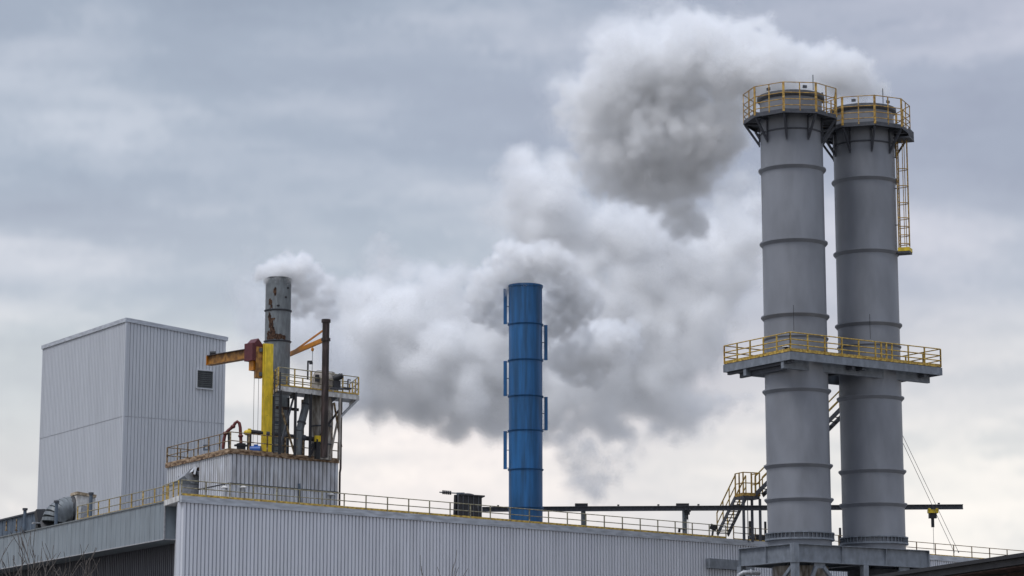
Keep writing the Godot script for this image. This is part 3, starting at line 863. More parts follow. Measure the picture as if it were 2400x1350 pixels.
func roof_plant():
	# red gooseneck pipe, motors and the black pipe run on the penthouse roof
	var a: Vector3 = Vector3(-20.08, 21.69, -171.50)
	var t := thing("red_pipe", "dark red gooseneck pipe bending over the penthouse railing", "pipe", Vector3(a.x, 21.0, a.z))
	var pts := []
	for q in [[Vector3(-20.11, 21.51, -171.50), Vector3(-20.06, 22.17, -171.50), Vector3(-19.98, 22.59, -171.50), Vector3(-19.75, 22.83, -171.50), Vector3(-19.46, 23.07, -171.50), Vector3(-19.31, 23.31, -171.50), Vector3(-19.17, 23.43, -171.50), Vector3(-19.02, 23.31, -171.50), Vector3(-18.95, 23.01, -171.50), Vector3(-18.91, 22.41, -171.50), Vector3(-18.86, 21.69, -171.50)]]:
		for z in q: pts.append(z)
	polyline_tube(t, "pipe", pts, 0.115, M.red_pipe)
	for i in [2, 4, 9]:
		put(t, "flange", US, Transform3D(Basis.from_scale(Vector3(0.36, 0.28, 0.36)), pts[i]), M.red_pipe)
	bar(t, "stand", pts[3], Vector3(pts[3].x + 0.1, 21.0, pts[3].z), 0.14, 0.14, M.black)
	block(t, "valve_body", Vector3(pts[10].x, 21.45, pts[10].z), Vector3(0.5, 0.9, 0.4), 30, M.black)
	block(t, "valve_wheel", Vector3(pts[10].x, 21.75, pts[10].z), Vector3(0.85, 0.12, 0.5), 30, M.black)
	var b: Vector3 = Vector3(-17.88, 22.17, -172.00)
	b.y = 21.0
	var m := thing("blue_motor", "blue electric motor lying on the penthouse roof beside the yellow column", "motor", b)
	tube(m, "motor_body", b + Vector3(-0.42, 0.5, 0), b + Vector3(0.36, 0.5, 0.1), 0.27, M.blue_motor)
	tube(m, "end_bell", b + Vector3(-0.52, 0.5, -0.02), b + Vector3(-0.42, 0.5, 0), 0.2, M.black)
	block(m, "foot", b + Vector3(0, 0.14, 0), Vector3(0.7, 0.28, 0.4), 5, M.black)
	block(m, "terminal_box", b + Vector3(0, 0.8, 0), Vector3(0.3, 0.14, 0.25), 5, M.blue_motor)
	var g: Vector3 = Vector3(-18.46, 22.71, -172.00)
	var y := thing("yellow_gearbox", "yellow gearbox head at the end of the black conveyor tube", "gearbox", Vector3(g.x, 21.0, g.z))
	put(y, "housing", US, Transform3D(Basis(Vector3.BACK, 0.5).scaled(Vector3(0.62, 0.42, 0.4)), g), M.bright_yellow)
	block(y, "stand", Vector3(g.x + 0.1, (g.y + 21.0) / 2, g.z), Vector3(0.3, g.y - 21.0, 0.3), 10, M.black)
	block(y, "lug", g + Vector3(0.1, 0.18, 0), Vector3(0.2, 0.2, 0.2), 20, M.bright_yellow)
	var c0: Vector3 = Vector3(-18.25, 22.77, -172.00)
	var c1: Vector3 = Vector3(-13.77, 22.41, -173.50)
	var c := thing("conveyor_tube", "black conveyor tube running behind the penthouse railing", "conveyor", Vector3(c0.x, 21.0, c0.z))
	tube(c, "tube", c0, c1, 0.16, M.black)
	for f in [0.25, 0.5, 0.8]:
		var q := c0.lerp(c1, f)
		bar(c, "leg", Vector3(q.x, 21.0, q.z), q, 0.14, 0.14, M.black)
		tube(c, "joint", q - (c1 - c0).normalized() * 0.12, q + (c1 - c0).normalized() * 0.12, 0.22, M.steel_dark)
	var z: Vector3 = Vector3(-13.69, 22.37, -173.20)
	var cg := thing("yellow_guard", "yellow machine guard box at the foot of the brown crane post", "machine guard", Vector3(z.x, 21.0, z.z))
	block(cg, "guard_box", z + Vector3(0, 0.05, 0), Vector3(0.4, 0.42, 0.3), 20, M.bright_yellow)
	bar(cg, "stand", Vector3(z.x, 21.0, z.z), z, 0.3, 0.3, M.black)
	var s: Vector3 = Vector3(-21.70, 21.80, -175.00)
	var f := thing("bracket_frame", "small dark blue square frame on the rusty penthouse edge", "bracket", s)
	for q in [[-0.17, 0.0, 0.1, 0.42], [0.17, 0.0, 0.1, 0.42]]:
		bar(f, "side", s + Vector3(q[0], 0, 0), s + Vector3(q[0], 0.4, 0), 0.12, 0.16, M.blue_grey, Vector3(0, 0, 1))
	for h in [0.06, 0.36]:
		bar(f, "crossbar", s + Vector3(-0.115, h, 0), s + Vector3(0.115, h, 0), 0.16, 0.1, M.blue_grey)

func twin_stacks():
	var spots := [Vector3(20.66, 33.29, -178.00), Vector3(26.56, 33.29, -181.87)]
	var labels := ["huge grey twin chimney beside the yellow stairs, its top ringed by a railing", "huge grey twin chimney carrying the caged ladder down its flank"]
	var heights := [15.15, 16.12, 18.56, 21.0, 26.43, 31.88, 37.34, 42.85, 48.3]
	var r := 2.29
	var starts := [-95.0, -34.0 - 40.0]
	var fl := flange(r, 0.2, 0.12)
	for s in 2:
		var c: Vector3 = spots[s]
		c.y = heights[0]
		var t := thing("twin_chimney", labels[s], "chimney", c, "twin grey chimneys")
		for i in 8:
			put(t, "shell_section", lathe([Vector2(r, heights[i] - c.y), Vector2(r, heights[i + 1] - c.y - 0.004)], 64), Transform3D(Basis(), c), M.stack)
			if i > 1:
				put(t, "flange_ring", fl, Transform3D(Basis(), Vector3(c.x, heights[i], c.z)), M.stack)
		put(t, "flange_ring", flange(r, 0.09, 0.07), Transform3D(Basis(), Vector3(c.x, 30.25, c.z)), M.stack)
		# foot: two rings with fins between
		put(t, "foot_ring", lathe([Vector2(r, -0.06), Vector2(r + 0.2, -0.06), Vector2(r + 0.2, 0.03), Vector2(r, 0.03)], 64), Transform3D(Basis(), Vector3(c.x, 16.12, c.z)), M.steel)
		put(t, "foot_ring", lathe([Vector2(r, -0.06), Vector2(r + 0.2, -0.06), Vector2(r + 0.2, 0.06), Vector2(r, 0.06)], 64), Transform3D(Basis(), Vector3(c.x, 15.66, c.z)), M.steel)
		for k in 48:
			var a := TAU * k / 48
			var u := Vector3(sin(a), 0, cos(a))
			bar(t, "fin", Vector3(c.x, 15.7, c.z) + u * (r + 0.09), Vector3(c.x, 16.07, c.z) + u * (r + 0.09), 0.03, 0.18, M.steel, u)
		# rim at the top
		put(t, "top_rim", lathe([Vector2(r, -0.3), Vector2(r + 0.12, -0.22), Vector2(r + 0.2, -0.12), Vector2(r + 0.2, 0.1), Vector2(r - 0.06, 0.1), Vector2(r - 0.06, -0.4)], 64), Transform3D(Basis(), Vector3(c.x, heights[8], c.z)), M.stack_dark)
		put(t, "dark_lining", lathe([Vector2(r - 0.07, 0.05), Vector2(r - 0.07, -4.0), Vector2(0.0, -4.0)], 48), Transform3D(Basis(), Vector3(c.x, heights[8], c.z)), M.stack)
		# the railed deck near the top
		var y := 46.7
		var pf := sub(t, "top_platform", Vector3(c.x, y, c.z))
		var ro := 3.5
		var outer := []
		for k in 9:
			var a := deg_to_rad(starts[s] + 40.0 * k)
			outer.append(Vector3(c.x + ro * sin(a), y, c.z + ro * cos(a)))
		for k in 9:
			var p: Vector3 = outer[k]
			var q: Vector3 = outer[(k + 1) % 9]
			var n := ((p + q) / 2 - Vector3(c.x, y, c.z)).normalized()
			var pi_ := Vector3(c.x, y, c.z) + (p - Vector3(c.x, y, c.z)) * 0.665
			var qi := Vector3(c.x, y, c.z) + (q - Vector3(c.x, y, c.z)) * 0.665
			slab(pf, "deck_plate", [p, q, qi, pi_], 0.06, M.steel_dark)
			bar(pf, "deck_edge", p - Vector3(0, 0.12, 0), q - Vector3(0, 0.12, 0), 0.06, 0.3, M.steel_dark)
			var hi := 2.02
			for f in [1.0, 0.62, 0.38, 0.16]:
				tube(pf, "rail", p + Vector3(0, hi * f, 0), q + Vector3(0, hi * f, 0), 0.034, M.rail_orange)
			bar(pf, "post", (p + q) / 2 - Vector3(0, 0.1, 0), (p + q) / 2 + Vector3(0, hi, 0), 0.07, 0.07, M.rail_orange, n)
			var tang := (q - p).normalized()
			for w in [0.0]:
				bar(pf, "post", p - Vector3(0, 0.15, 0), p + Vector3(0, hi, 0), 0.17, 0.06, M.rail_orange, (p - Vector3(c.x, y, c.z)).normalized())
			# bracket below each corner
			var pd := (p - Vector3(c.x, y, c.z)).normalized()
			var foot := Vector3(c.x, 45.0, c.z) + pd * (r + 0.08)
			bar(pf, "bracket", foot - Vector3(0, 0.15, 0), p - pd * 0.1 - Vector3(0, 0.3, 0), 0.13, 0.16, M.steel_dark)
			bar(pf, "bracket_top", Vector3(c.x, y - 0.24, c.z) + pd * r, p - pd * 0.1 - Vector3(0, 0.24, 0), 0.12, 0.18, M.steel_dark)
			bar(pf, "bracket_back", foot - Vector3(0, 0.3, 0), Vector3(foot.x, y - 0.1, foot.z), 0.1, 0.1, M.steel_dark, pd)
		put(t, "bracket_ring", lathe([Vector2(r, -0.05), Vector2(r + 0.07, -0.05), Vector2(r + 0.07, 0.05), Vector2(r, 0.05)], 64), Transform3D(Basis(), Vector3(c.x, 45.55, c.z)), M.steel_dark)
		var rx: float = [1.45, 1.25][s]
		tube(t, "lightning_rod", Vector3(c.x + rx, heights[8] + 0.2, c.z + 1.9), Vector3(c.x + rx, heights[8] + 1.35, c.z + 1.9), 0.03, M.black)
		for k in 3:
			var a := deg_to_rad(-50.0 + 70.0 * k + 25 * s)
			block(t, "lifting_lug", Vector3(c.x + (r + 0.05) * sin(a), heights[8] + 0.38, c.z + (r + 0.05) * cos(a)), Vector3(0.3, 0.2, 0.12), rad_to_deg(a), M.steel_dark)
		# thin rods tied to the shell above the middle deck
		var sx: float = [-0.42, -0.28][s]
		var sz := c.z + sqrt(r * r - sx * sx)
		tube(t, "tie_rod", Vector3(c.x + sx, 30.5, sz + 0.4), Vector3(c.x + sx + 0.03, 32.4, sz + 0.14), 0.018, M.black)
		if s == 1:
			ladder(t, c, r)
	# middle deck that both chimneys stand through
	var yd := 28.78
	var o: Vector3 = Vector3(19.80, 28.78, -173.85)
	var e1 := Vector3(0.84, 0, -0.55).normalized()
	var e2 := Vector3(-0.55, 0, -0.84).normalized()
	var la := 14.38
	var lb := 7.6
	var md := thing("chimney_platform", "wide grey platform with yellow railing joining both twin chimneys at mid height", "platform", o)
	var pc := [o, o + e1 * la, o + e1 * la + e2 * lb, o + e2 * lb]
	# deck in strips that leave room for the shells
	for q in [[0.0, la, 0.0, 0.6], [0.0, la, lb - 2.15, lb], [0.0, 0.6, 0.6, lb - 2.15], [5.4, 7.65, 0.6, lb - 2.15], [12.45, la, 0.6, lb - 2.15]]:
		slab(md, "deck_grating", [o + e1 * q[0] + e2 * q[2], o + e1 * q[1] + e2 * q[2], o + e1 * q[1] + e2 * q[3], o + e1 * q[0] + e2 * q[3]], 0.05, M.steel_dark)
	for i in 4:
		var p: Vector3 = pc[i]
		var q: Vector3 = pc[(i + 1) % 4]
		var dd := (q - p).normalized()
		bar(md, "edge_beam", p - dd * 0.08 - Vector3(0, 0.33 + 0.003 * i, 0), q + dd * 0.08 - Vector3(0, 0.33 + 0.003 * i, 0), 0.12, 0.55, M.steel)
	for q in [0.95, lb - 2.35]:
		bar(md, "main_beam", o + e2 * q - e1 * 0.0 - Vector3(0, 0.75, 0), o + e2 * q + e1 * (la - 0.4) - Vector3(0, 0.75, 0), 0.3, 0.75, M.steel)
	for q in [0.3, 5.9, 6.9, 12.9]:
		bar(md, "cross_beam", o + e1 * q + e2 * 0.1 - Vector3(0, 0.58, 0), o + e1 * q + e2 * (lb - 0.1) - Vector3(0, 0.58, 0), 0.25, 0.45, M.steel_dark)
	bar(md, "side_plate", o + e2 * 1.2 + e1 * 0.55 - Vector3(0, 0.85, 0), o + e2 * (lb - 1.2) + e1 * 0.55 - Vector3(0, 0.85, 0), 0.2, 0.6, M.steel_dark)
	var rl := sub(md, "railing", o)
	guard(rl, [pc[0], pc[1]], 1.36, [1.0, 0.64, 0.36], 1.62, M.yellow, M.yellow, 0.042, M.yellow, 0.22)
	guard(rl, [pc[1], pc[2]], 1.36, [1.0, 0.64, 0.36], 1.9, M.yellow, M.yellow, 0.042, M.yellow, 0.22)
	guard(rl, [pc[2], pc[3]], 1.36, [1.0, 0.64, 0.36], 2.4, M.rail_orange, M.rail_orange, 0.042, M.yellow, 0.22)
	guard(rl, [pc[3], pc[0]], 1.36, [1.0, 0.64, 0.36], 1.55, M.yellow, M.yellow, 0.042, M.yellow, 0.22)
	for q in [0.25, -0.0]:
		bar(rl, "gate_post", o + e1 * (8.55 + q * 2) , o + e1 * (8.55 + q * 2) + Vector3(0, 1.38, 0), 0.1, 0.1, M.yellow)
	var lampc: Vector3 = o + e2 * 1.6 + e1 * 0.9
	var lp := thing("work_light", "small round white work light on the platform corner by the chimney", "work light", lampc)
	put(lp, "lamp_bowl", lathe([Vector2(0.0, 0.2), Vector2(0.2, 0.14), Vector2(0.27, 0.0), Vector2(0.0, 0.0)], 16), Transform3D(Basis(), lampc + Vector3(0, 0.55, 0)), M.white)
	bar(lp, "stand", lampc, lampc + Vector3(0, 0.55, 0), 0.12, 0.12, M.black)
	# guy wires
	var g0: Vector3 = Vector3(28.98, 24.24, -183.00)
	var g1: Vector3 = Vector3(34.91, 16.22, -196.00)
	for k in 2:
		var gw := thing("guy_wire", "thin guy wire slanting from the caged chimney down behind the rail", "cable", g1 + Vector3(0.25 * k, 0, 0), "guy wires of the chimneys")
		var dy := Vector3(0, -0.25 - 0.55 * k, 0)
		tube(gw, "wire", g0 + dy, g1 + Vector3(0.35 - 0.35 * k, -0.05, 0), 0.018, M.wire)
		put(gw, "anchor", US, Transform3D(Basis.from_scale(Vector3(0.1, 0.16, 0.1)), g1 + Vector3(0.35 - 0.35 * k, -0.05, 0)), M.wire)

func ladder(t: Node3D, c: Vector3, r: float):
	var n := Vector3(0.93, 0, 0.37).normalized()
	var s := Vector3(-n.z, 0, n.x)
	var y0: float = 37.3
	var y1: float = 45.9
	var la := sub(t, "caged_ladder", Vector3(c.x, y0, c.z) + n * (r + 0.1))
	var q := Vector3(c.x, 0, c.z) + n * (r + 0.24)
	for k in [-0.27, 0.27]:
		bar(la, "stile", q + s * k + Vector3(0, y0, 0), q + s * k + Vector3(0, y1, 0), 0.07, 0.07, M.rail_orange)
	for k in 28:
		tube(la, "rung", q - s * 0.27 + Vector3(0, y0 + 0.3 + k * 0.3, 0), q + s * 0.27 + Vector3(0, y0 + 0.3 + k * 0.3, 0), 0.02, M.rail_orange)
	for y in [37.9, 38.55, 39.2, 39.85, 41.0, 42.3, 43.6]:
		var pts := []
		for k in 11:
			var a: float = PI * k / 10.0
			pts.append(q + s * cos(a) * 0.4 + n * sin(a) * 0.78 + Vector3(0, y, 0))
		polyline_tube(la, "hoop", pts, 0.035, M.rail_orange, 6)
	for k in [2, 4, 6, 8]:
		var a: float = PI * k / 10.0
		var p: Vector3 = q + s * cos(a) * 0.4 + n * sin(a) * 0.78
		bar(la, "cage_strip", p + Vector3(0, 37.7, 0), p + Vector3(0, y1, 0), 0.05, 0.03, M.rail_orange)
	for y in [39.4, 42.2, 44.6]:
		bar(la, "standoff", q + Vector3(0, y, 0) - n * 0.28, q + Vector3(0, y, 0), 0.06, 0.06, M.steel_dark)
	var p0 := Vector3(c.x, y0, c.z) + n * r
	slab(la, "rest_deck", [p0 - s * 0.5, p0 - s * 0.5 + n * 1.05, p0 + s * 0.5 + n * 1.05, p0 + s * 0.5], 0.14, M.steel_dark)
	bar(la, "toe_board", p0 - s * 0.5 + n * 0.2 + Vector3(0, 0.14, 0), p0 - s * 0.5 + n * 1.05 + Vector3(0, 0.14, 0), 0.03, 0.28, M.bright_yellow)
	bar(la, "toe_board", p0 + s * 0.5 + n * 0.2 + Vector3(0, 0.14, 0), p0 + s * 0.5 + n * 1.05 + Vector3(0, 0.14, 0), 0.03, 0.28, M.bright_yellow)
	bar(la, "toe_board", p0 - s * 0.5 + n * 1.06 + Vector3(0, 0.14, 0), p0 + s * 0.5 + n * 1.06 + Vector3(0, 0.14, 0), 0.03, 0.28, M.bright_yellow)
	# dark hatch box under the deck above the ladder
	slab(la, "hatch_frame", [q - s * 0.8 + Vector3(0, 45.95, 0) - n * 0.1, q - s * 0.8 + Vector3(0, 45.95, 0) + n * 1.15, q + s * 0.8 + Vector3(0, 45.95, 0) + n * 1.15, q + s * 0.8 + Vector3(0, 45.95, 0) - n * 0.1], 0.12, M.steel_dark)
	for k in 6:
		bar(la, "hatch_slat", q + s * (-0.75 + 0.3 * k) + Vector3(0, 45.95, 0) + n * 1.1, q + s * (-0.75 + 0.3 * k) + Vector3(0, 46.6, 0) + n * 1.1, 0.16, 0.05, M.steel_dark, n)

func i_beam(par: Node3D, a: Vector3, b: Vector3, w: float, h: float, m: Material, stiff := 0):
	var up := Vector3(0, h / 2, 0)
	var d := (b - a).normalized()
	var n := d.cross(Vector3.UP).normalized()
	bar(par, "web", a, b, w * 0.12, h - 0.1, m)
	bar(par, "top_flange", a + up - Vector3(0, 0.025, 0), b + up - Vector3(0, 0.025, 0), w, 0.05, m)
	bar(par, "bottom_flange", a - up + Vector3(0, 0.025, 0), b - up + Vector3(0, 0.025, 0), w, 0.05, m)
	for k in stiff:
		var p := a.lerp(b, float(k) / maxf(1.0, stiff - 1.0))
		bar(par, "stiffener", p - up + Vector3(0, 0.05, 0), p + up - Vector3(0, 0.05, 0), w * 0.96, 0.05, m, d)

func twin_frame():
	var e1 := Vector3(sin(deg_to_rad(56.7)), 0, -cos(deg_to_rad(56.7)))
	var e2 := Vector3(-sin(deg_to_rad(33.3)), 0, -cos(deg_to_rad(33.3)))
	var top := 15.13
	var o: Vector3 = Vector3(19.80, 15.13, -173.85)
	var t := thing("support_gantry", "grey steel girder gantry on columns carrying the twin chimneys", "gantry", Vector3(o.x, 0, o.z))
	var h := 1.28
	var mid := Vector3(0, -h / 2, 0)
	var wide := 12.5
	var deep := 6.0
	var gs := [[o + e1 * 0.15, o + e1 * wide, 4], [o, o + e2 * deep, 3], [o + e2 * deep + e1 * 0.15, o + e2 * deep + e1 * wide, 4], [o + e1 * wide - e1 * 0.15 + e2 * 0.15, o + e1 * (wide - 0.15) + e2 * deep, 3], [o + e1 * 6.4 + e2 * 0.2, o + e1 * 6.4 + e2 * (deep - 0.2), 2]]
	for q in gs:
		var g := sub(t, "girder", q[0] + mid)
		i_beam(g, q[0] + mid, q[1] + mid, 0.42, h, M.steel, q[2])
	bar(t, "corner_plate", o + Vector3(0, -h - 0.05, 0) - e1 * 0.05 - e2 * 0.05, o + Vector3(0, 0.03, 0) - e1 * 0.05 - e2 * 0.05, 0.46, 0.46, M.steel, e1)
	slab(t, "deck_plate", [o + e1 * 0.3 + e2 * 0.3 - Vector3(0, 0.06, 0), o + e1 * (wide - 0.4) + e2 * 0.3 - Vector3(0, 0.06, 0), o + e1 * (wide - 0.4) + e2 * (deep - 0.3) - Vector3(0, 0.06, 0), o + e1 * 0.3 + e2 * (deep - 0.3) - Vector3(0, 0.06, 0)], 0.06, M.steel)
	for a in [0.0, 6.4, wide]:
		for b in [0.0, deep]:
			var p: Vector3 = o + e1 * a + e2 * b
			bar(t, "column", Vector3(p.x, 0, p.z), p - Vector3(0, h + 0.01, 0), 0.44, 0.44, M.steel, e1)
	# inverted V bracing between the columns
	for s in [[0.0, 6.4, 0.35], [6.4, wide, 0.62]]:
		var ap: Vector3 = o + e1 * lerpf(s[0], s[1], s[2]) - Vector3(0, h + 0.28, 0)
		bar(t, "gusset", ap - e1 * 0.5 + Vector3(0, 0.1, 0), ap + e1 * 0.5 + Vector3(0, 0.1, 0), 0.06, 0.4, M.steel)
		bar(t, "brace", ap - e1 * 0.35, Vector3(o.x, 9.5, o.z) + e1 * s[0], 0.24, 0.24, M.steel)
		bar(t, "brace", ap + e1 * 0.35, Vector3(o.x, 9.5, o.z) + e1 * s[1], 0.24, 0.24, M.steel)
	for b in [0.0]:
		bar(t, "brace", o + e2 * 0.3 - Vector3(0, h + 0.3, 0), Vector3(o.x, 9.0, o.z) + e2 * deep, 0.22, 0.22, M.steel)
		bar(t, "brace", o + e2 * (deep - 0.3) - Vector3(0, h + 0.3, 0), Vector3(o.x, 9.0, o.z), 0.22, 0.22, M.steel)
	# inlet hoppers under the chimneys
	for k in 2:
		var c: Vector3 = Vector3(20.66, 33.29, -178.00) + e1 * (7.05 * k)
		c.y = 0.0
		var hp := thing("inlet_hopper", ["dark stained hopper under the chimney beside the stairs", "dark stained hopper under the chimney with the caged ladder"][k], "hopper", c, "hoppers under the chimneys")
		put(hp, "cone", lathe([Vector2(2.0, 13.75), Vector2(2.0, 12.6), Vector2(1.3, 10.0), Vector2(1.3, 0.0)], 40), Transform3D(Basis(), c), M.tan if k == 0 else M.steel_dark)
		put(hp, "flange_ring", flange(2.0, 0.12, 0.08), Transform3D(Basis(), c + Vector3(0, 12.9, 0)), M.steel_dark)
	var pp: Vector3 = Vector3(15.95, 12.93, -176.00)
	var bp := thing("vent_pipe", "pale bent pipe elbow beside the frame under the cable tray", "pipe", Vector3(pp.x, 0, pp.z))
	polyline_tube(bp, "pipe", [Vector3(pp.x, 0, pp.z), pp + Vector3(0, -0.3, 0), pp + Vector3(0.12, 0.12, 0), pp + Vector3(0.45, 0.3, 0), pp + Vector3(0.95, 0.32, 0), pp + Vector3(1.6, 0.3, -0.8)], 0.16, M.galv)
	tube(bp, "flange", pp + Vector3(0.9, 0.32, 0), pp + Vector3(1.0, 0.32, 0), 0.23, M.galv)

func flight(par: Node3D, a: Vector3, b: Vector3, wv: Vector3, steps: int, rail_h: float, dark: Material):
	for s in [0.0, 1.0]:
		bar(par, "stringer", a + wv * s, b + wv * s, 0.07, 0.34, dark)
	for k in steps:
		var p := a.lerp(b, (k + 0.5) / steps)
		var run := Vector3(b.x - a.x, 0, b.z - a.z).normalized()
		bar(par, "tread", p + wv * 0.04, p + wv * 0.96, 0.26, 0.05, M.steel_dark)
	for s in [0.0, 1.0]:
		var q: Vector3 = wv * s
		var up := Vector3(0, rail_h, 0)
		tube(par, "handrail", a + q + up, b + q + up, 0.055, M.yellow)
		tube(par, "mid_rail", a + q + up * 0.5, b + q + up * 0.5, 0.045, M.yellow)
		for f in [0.0, 0.33, 0.67, 1.0]:
			var p: Vector3 = a.lerp(b, f) + q
			bar(par, "rail_post", p, p + up, 0.07, 0.07, M.yellow)

func stairs():
	var a: Vector3 = Vector3(16.48, 17.77, -199.00)
	var b: Vector3 = Vector3(17.73, 20.51, -196.10)
	var run := Vector3(b.x - a.x, 0, b.z - a.z).normalized()
	var wv := Vector3(-run.z, 0, run.x) * 0.95
	if wv.x < 0:
		wv = -wv
	var t := thing("roof_stairs", "steel stairs with yellow handrails climbing from the hall roof to the chimneys", "stairs", a)
	var f1 := sub(t, "lower_flight", a)
	flight(f1, a, b, wv, 12, 1.75, M.steel_dark)
	var ld := sub(t, "landing", b)
	var c := [b, b + wv * 1.55, b + wv * 1.55 + run * 1.3, b + run * 1.3]
	slab(ld, "landing_deck", c, 0.22, M.steel_dark)
	guard(ld, [c[0], c[3], c[2], c[1]], 1.85, [1.0, 0.55], 0.6, M.rail_orange, M.rail_orange, 0.042, M.rail_orange, 0.25)
	for q in [c[1], c[2], c[3]]:
		bar(ld, "landing_leg", Vector3(q.x, 17.0, q.z), q - Vector3(0, 0.2, 0), 0.16, 0.16, M.steel_dark)
	bar(ld, "cable_riser", Vector3(c[1].x - 0.35, 17.0, c[1].z), c[1] - Vector3(0.35, 0.2, 0), 0.05, 0.05, M.black)
	var u0: Vector3 = Vector3(19.23, 20.62, -195.40)
	var u1: Vector3 = Vector3(24.84, 26.17, -189.00)
	var dirh := Vector3(u1.x - u0.x, 0, u1.z - u0.z).normalized()
	var far := u0 + (u1 - u0) * 1.58
	var f2 := sub(t, "upper_flight", u0)
	flight(f2, u0, far, Vector3(-dirh.z, 0, dirh.x) * -0.85, 30, 1.45, M.steel_dark)
	# small control box at the foot
	var k: Vector3 = Vector3(16.18, 18.36, -199.00)
	var kb := thing("control_box", "black control box on a short stand at the foot of the yellow stairs", "control box", Vector3(k.x, 17.0, k.z))
	put(kb, "box", UB, Transform3D(Basis(Vector3.BACK, -0.35) * Basis.from_scale(Vector3(0.55, 0.42, 0.3)), k), M.black)
	bar(kb, "stand", Vector3(k.x - 0.2, 17.0, k.z), k, 0.12, 0.12, M.steel_dark)
	# dark plant on the roof behind the girder
	var d: Vector3 = Vector3(19.97, 17.89, -200.00)
	var du := thing("roof_blower", "squat dark blower on the roof behind the twin chimney foot", "blower", Vector3(d.x, 17.0, d.z))
	block(du, "body", Vector3(d.x, 17.4, d.z), Vector3(1.1, 0.8, 1.0), 30, M.black)
	tube(du, "outlet", Vector3(d.x - 0.3, 17.55, d.z + 0.4), Vector3(d.x - 0.9, 17.55, d.z + 0.6), 0.18, M.steel_dark)
	for w in [[Vector3(19.16, 17.92, -199.50), "thin dark vent post under the stair landing"], [Vector3(20.45, 17.96, -200.00), "thin dark vent post touching the foot of the chimney by the stairs"], [Vector3(27.27, 18.45, -206.00), "thin dark vent post seen between the feet of the twin chimneys"]]:
		var q: Vector3 = w[0]
		var vp := thing("vent_pipe", w[1], "vent", Vector3(q.x, 17.0, q.z), "vent posts behind the twin chimneys")
		tube(vp, "pipe", Vector3(q.x, 17.0, q.z), Vector3(q.x, 18.9, q.z), 0.1, M.black)
		tube(vp, "collar", Vector3(q.x, 17.02, q.z), Vector3(q.x, 17.2, q.z), 0.17, M.steel_dark)

func monorail():
	var a: Vector3 = Vector3(-2.34, 19.30, -193.50)
	var b: Vector3 = Vector3(35.27, 19.50, -193.50)
	var t := thing("monorail_beam", "long dark overhead monorail beam passing behind both big chimneys", "monorail", Vector3(a.x, 17.0, a.z))
	i_beam(t, a, b, 0.3, 0.38, M.steel_dark, 0)
	for k in 12:
		var p := a.lerp(b, (k + 0.4) / 12.0)
		block(t, "clip", p + Vector3(0, 0.27, 0), Vector3(0.16, 0.1, 0.2), 0, M.black)
	for q in [Vector3(5.58, 19.45, -193.70), Vector3(13.50, 19.45, -193.70)]:
		var s := sub(t, "support", Vector3(q.x, 17.0, q.z))
		bar(s, "post", Vector3(q.x, 17.0, q.z), Vector3(q.x, q.y + 0.15, q.z), 0.26, 0.26, M.galv_dark)
		block(s, "head_plate", Vector3(q.x - 0.15, q.y + 0.2, q.z + 0.0), Vector3(1.0, 0.24, 0.5), 0, M.black)
		bar(s, "lamp_bracket", Vector3(q.x, 17.75, q.z + 0.15), Vector3(q.x - 0.4, 17.8, q.z + 0.15), 0.1, 0.1, M.black)
		bar(s, "lamp_drop", Vector3(q.x - 0.4, 17.85, q.z + 0.15), Vector3(q.x - 0.45, 17.5, q.z + 0.15), 0.14, 0.14, M.black)
	for q in [[Vector3(32.90, 19.23, -193.50), "yellow and black chain hoist hanging at the free end of the beam", 1.0], [Vector3(13.75, 19.23, -193.50), "small dark chain hoist by the second beam post", 0.55]]:
		var c: Vector3 = q[0]
		var k: float = q[2]
		var h := thing("chain_hoist", q[1], "hoist", c)
		block(h, "trolley", c + Vector3(0, -0.1 * k, 0.05), Vector3(0.8, 0.26, 0.5) * k, 0, M.bright_yellow if k == 1.0 else M.black)
		for s in [-0.3, 0.3]:
			put(h, "wheel", US, Transform3D(Basis.from_scale(Vector3(0.26, 0.26, 0.14) * k), c + Vector3(s * k, 0.02, 0.26)), M.bright_yellow if k == 1.0 else M.black)
		block(h, "motor", c + Vector3(-0.02, -0.42 * k, 0), Vector3(0.6, 0.42, 0.4) * k, 0, M.black)
		block(h, "hook_block", c + Vector3(-0.03, -0.95 * k, 0), Vector3(0.22, 0.75, 0.2) * k, 0, M.black)
		tube(h, "chain", c + Vector3(0, -1.2 * k, 0), c + Vector3(0, -3.3 * k, 0), 0.018, M.wire)

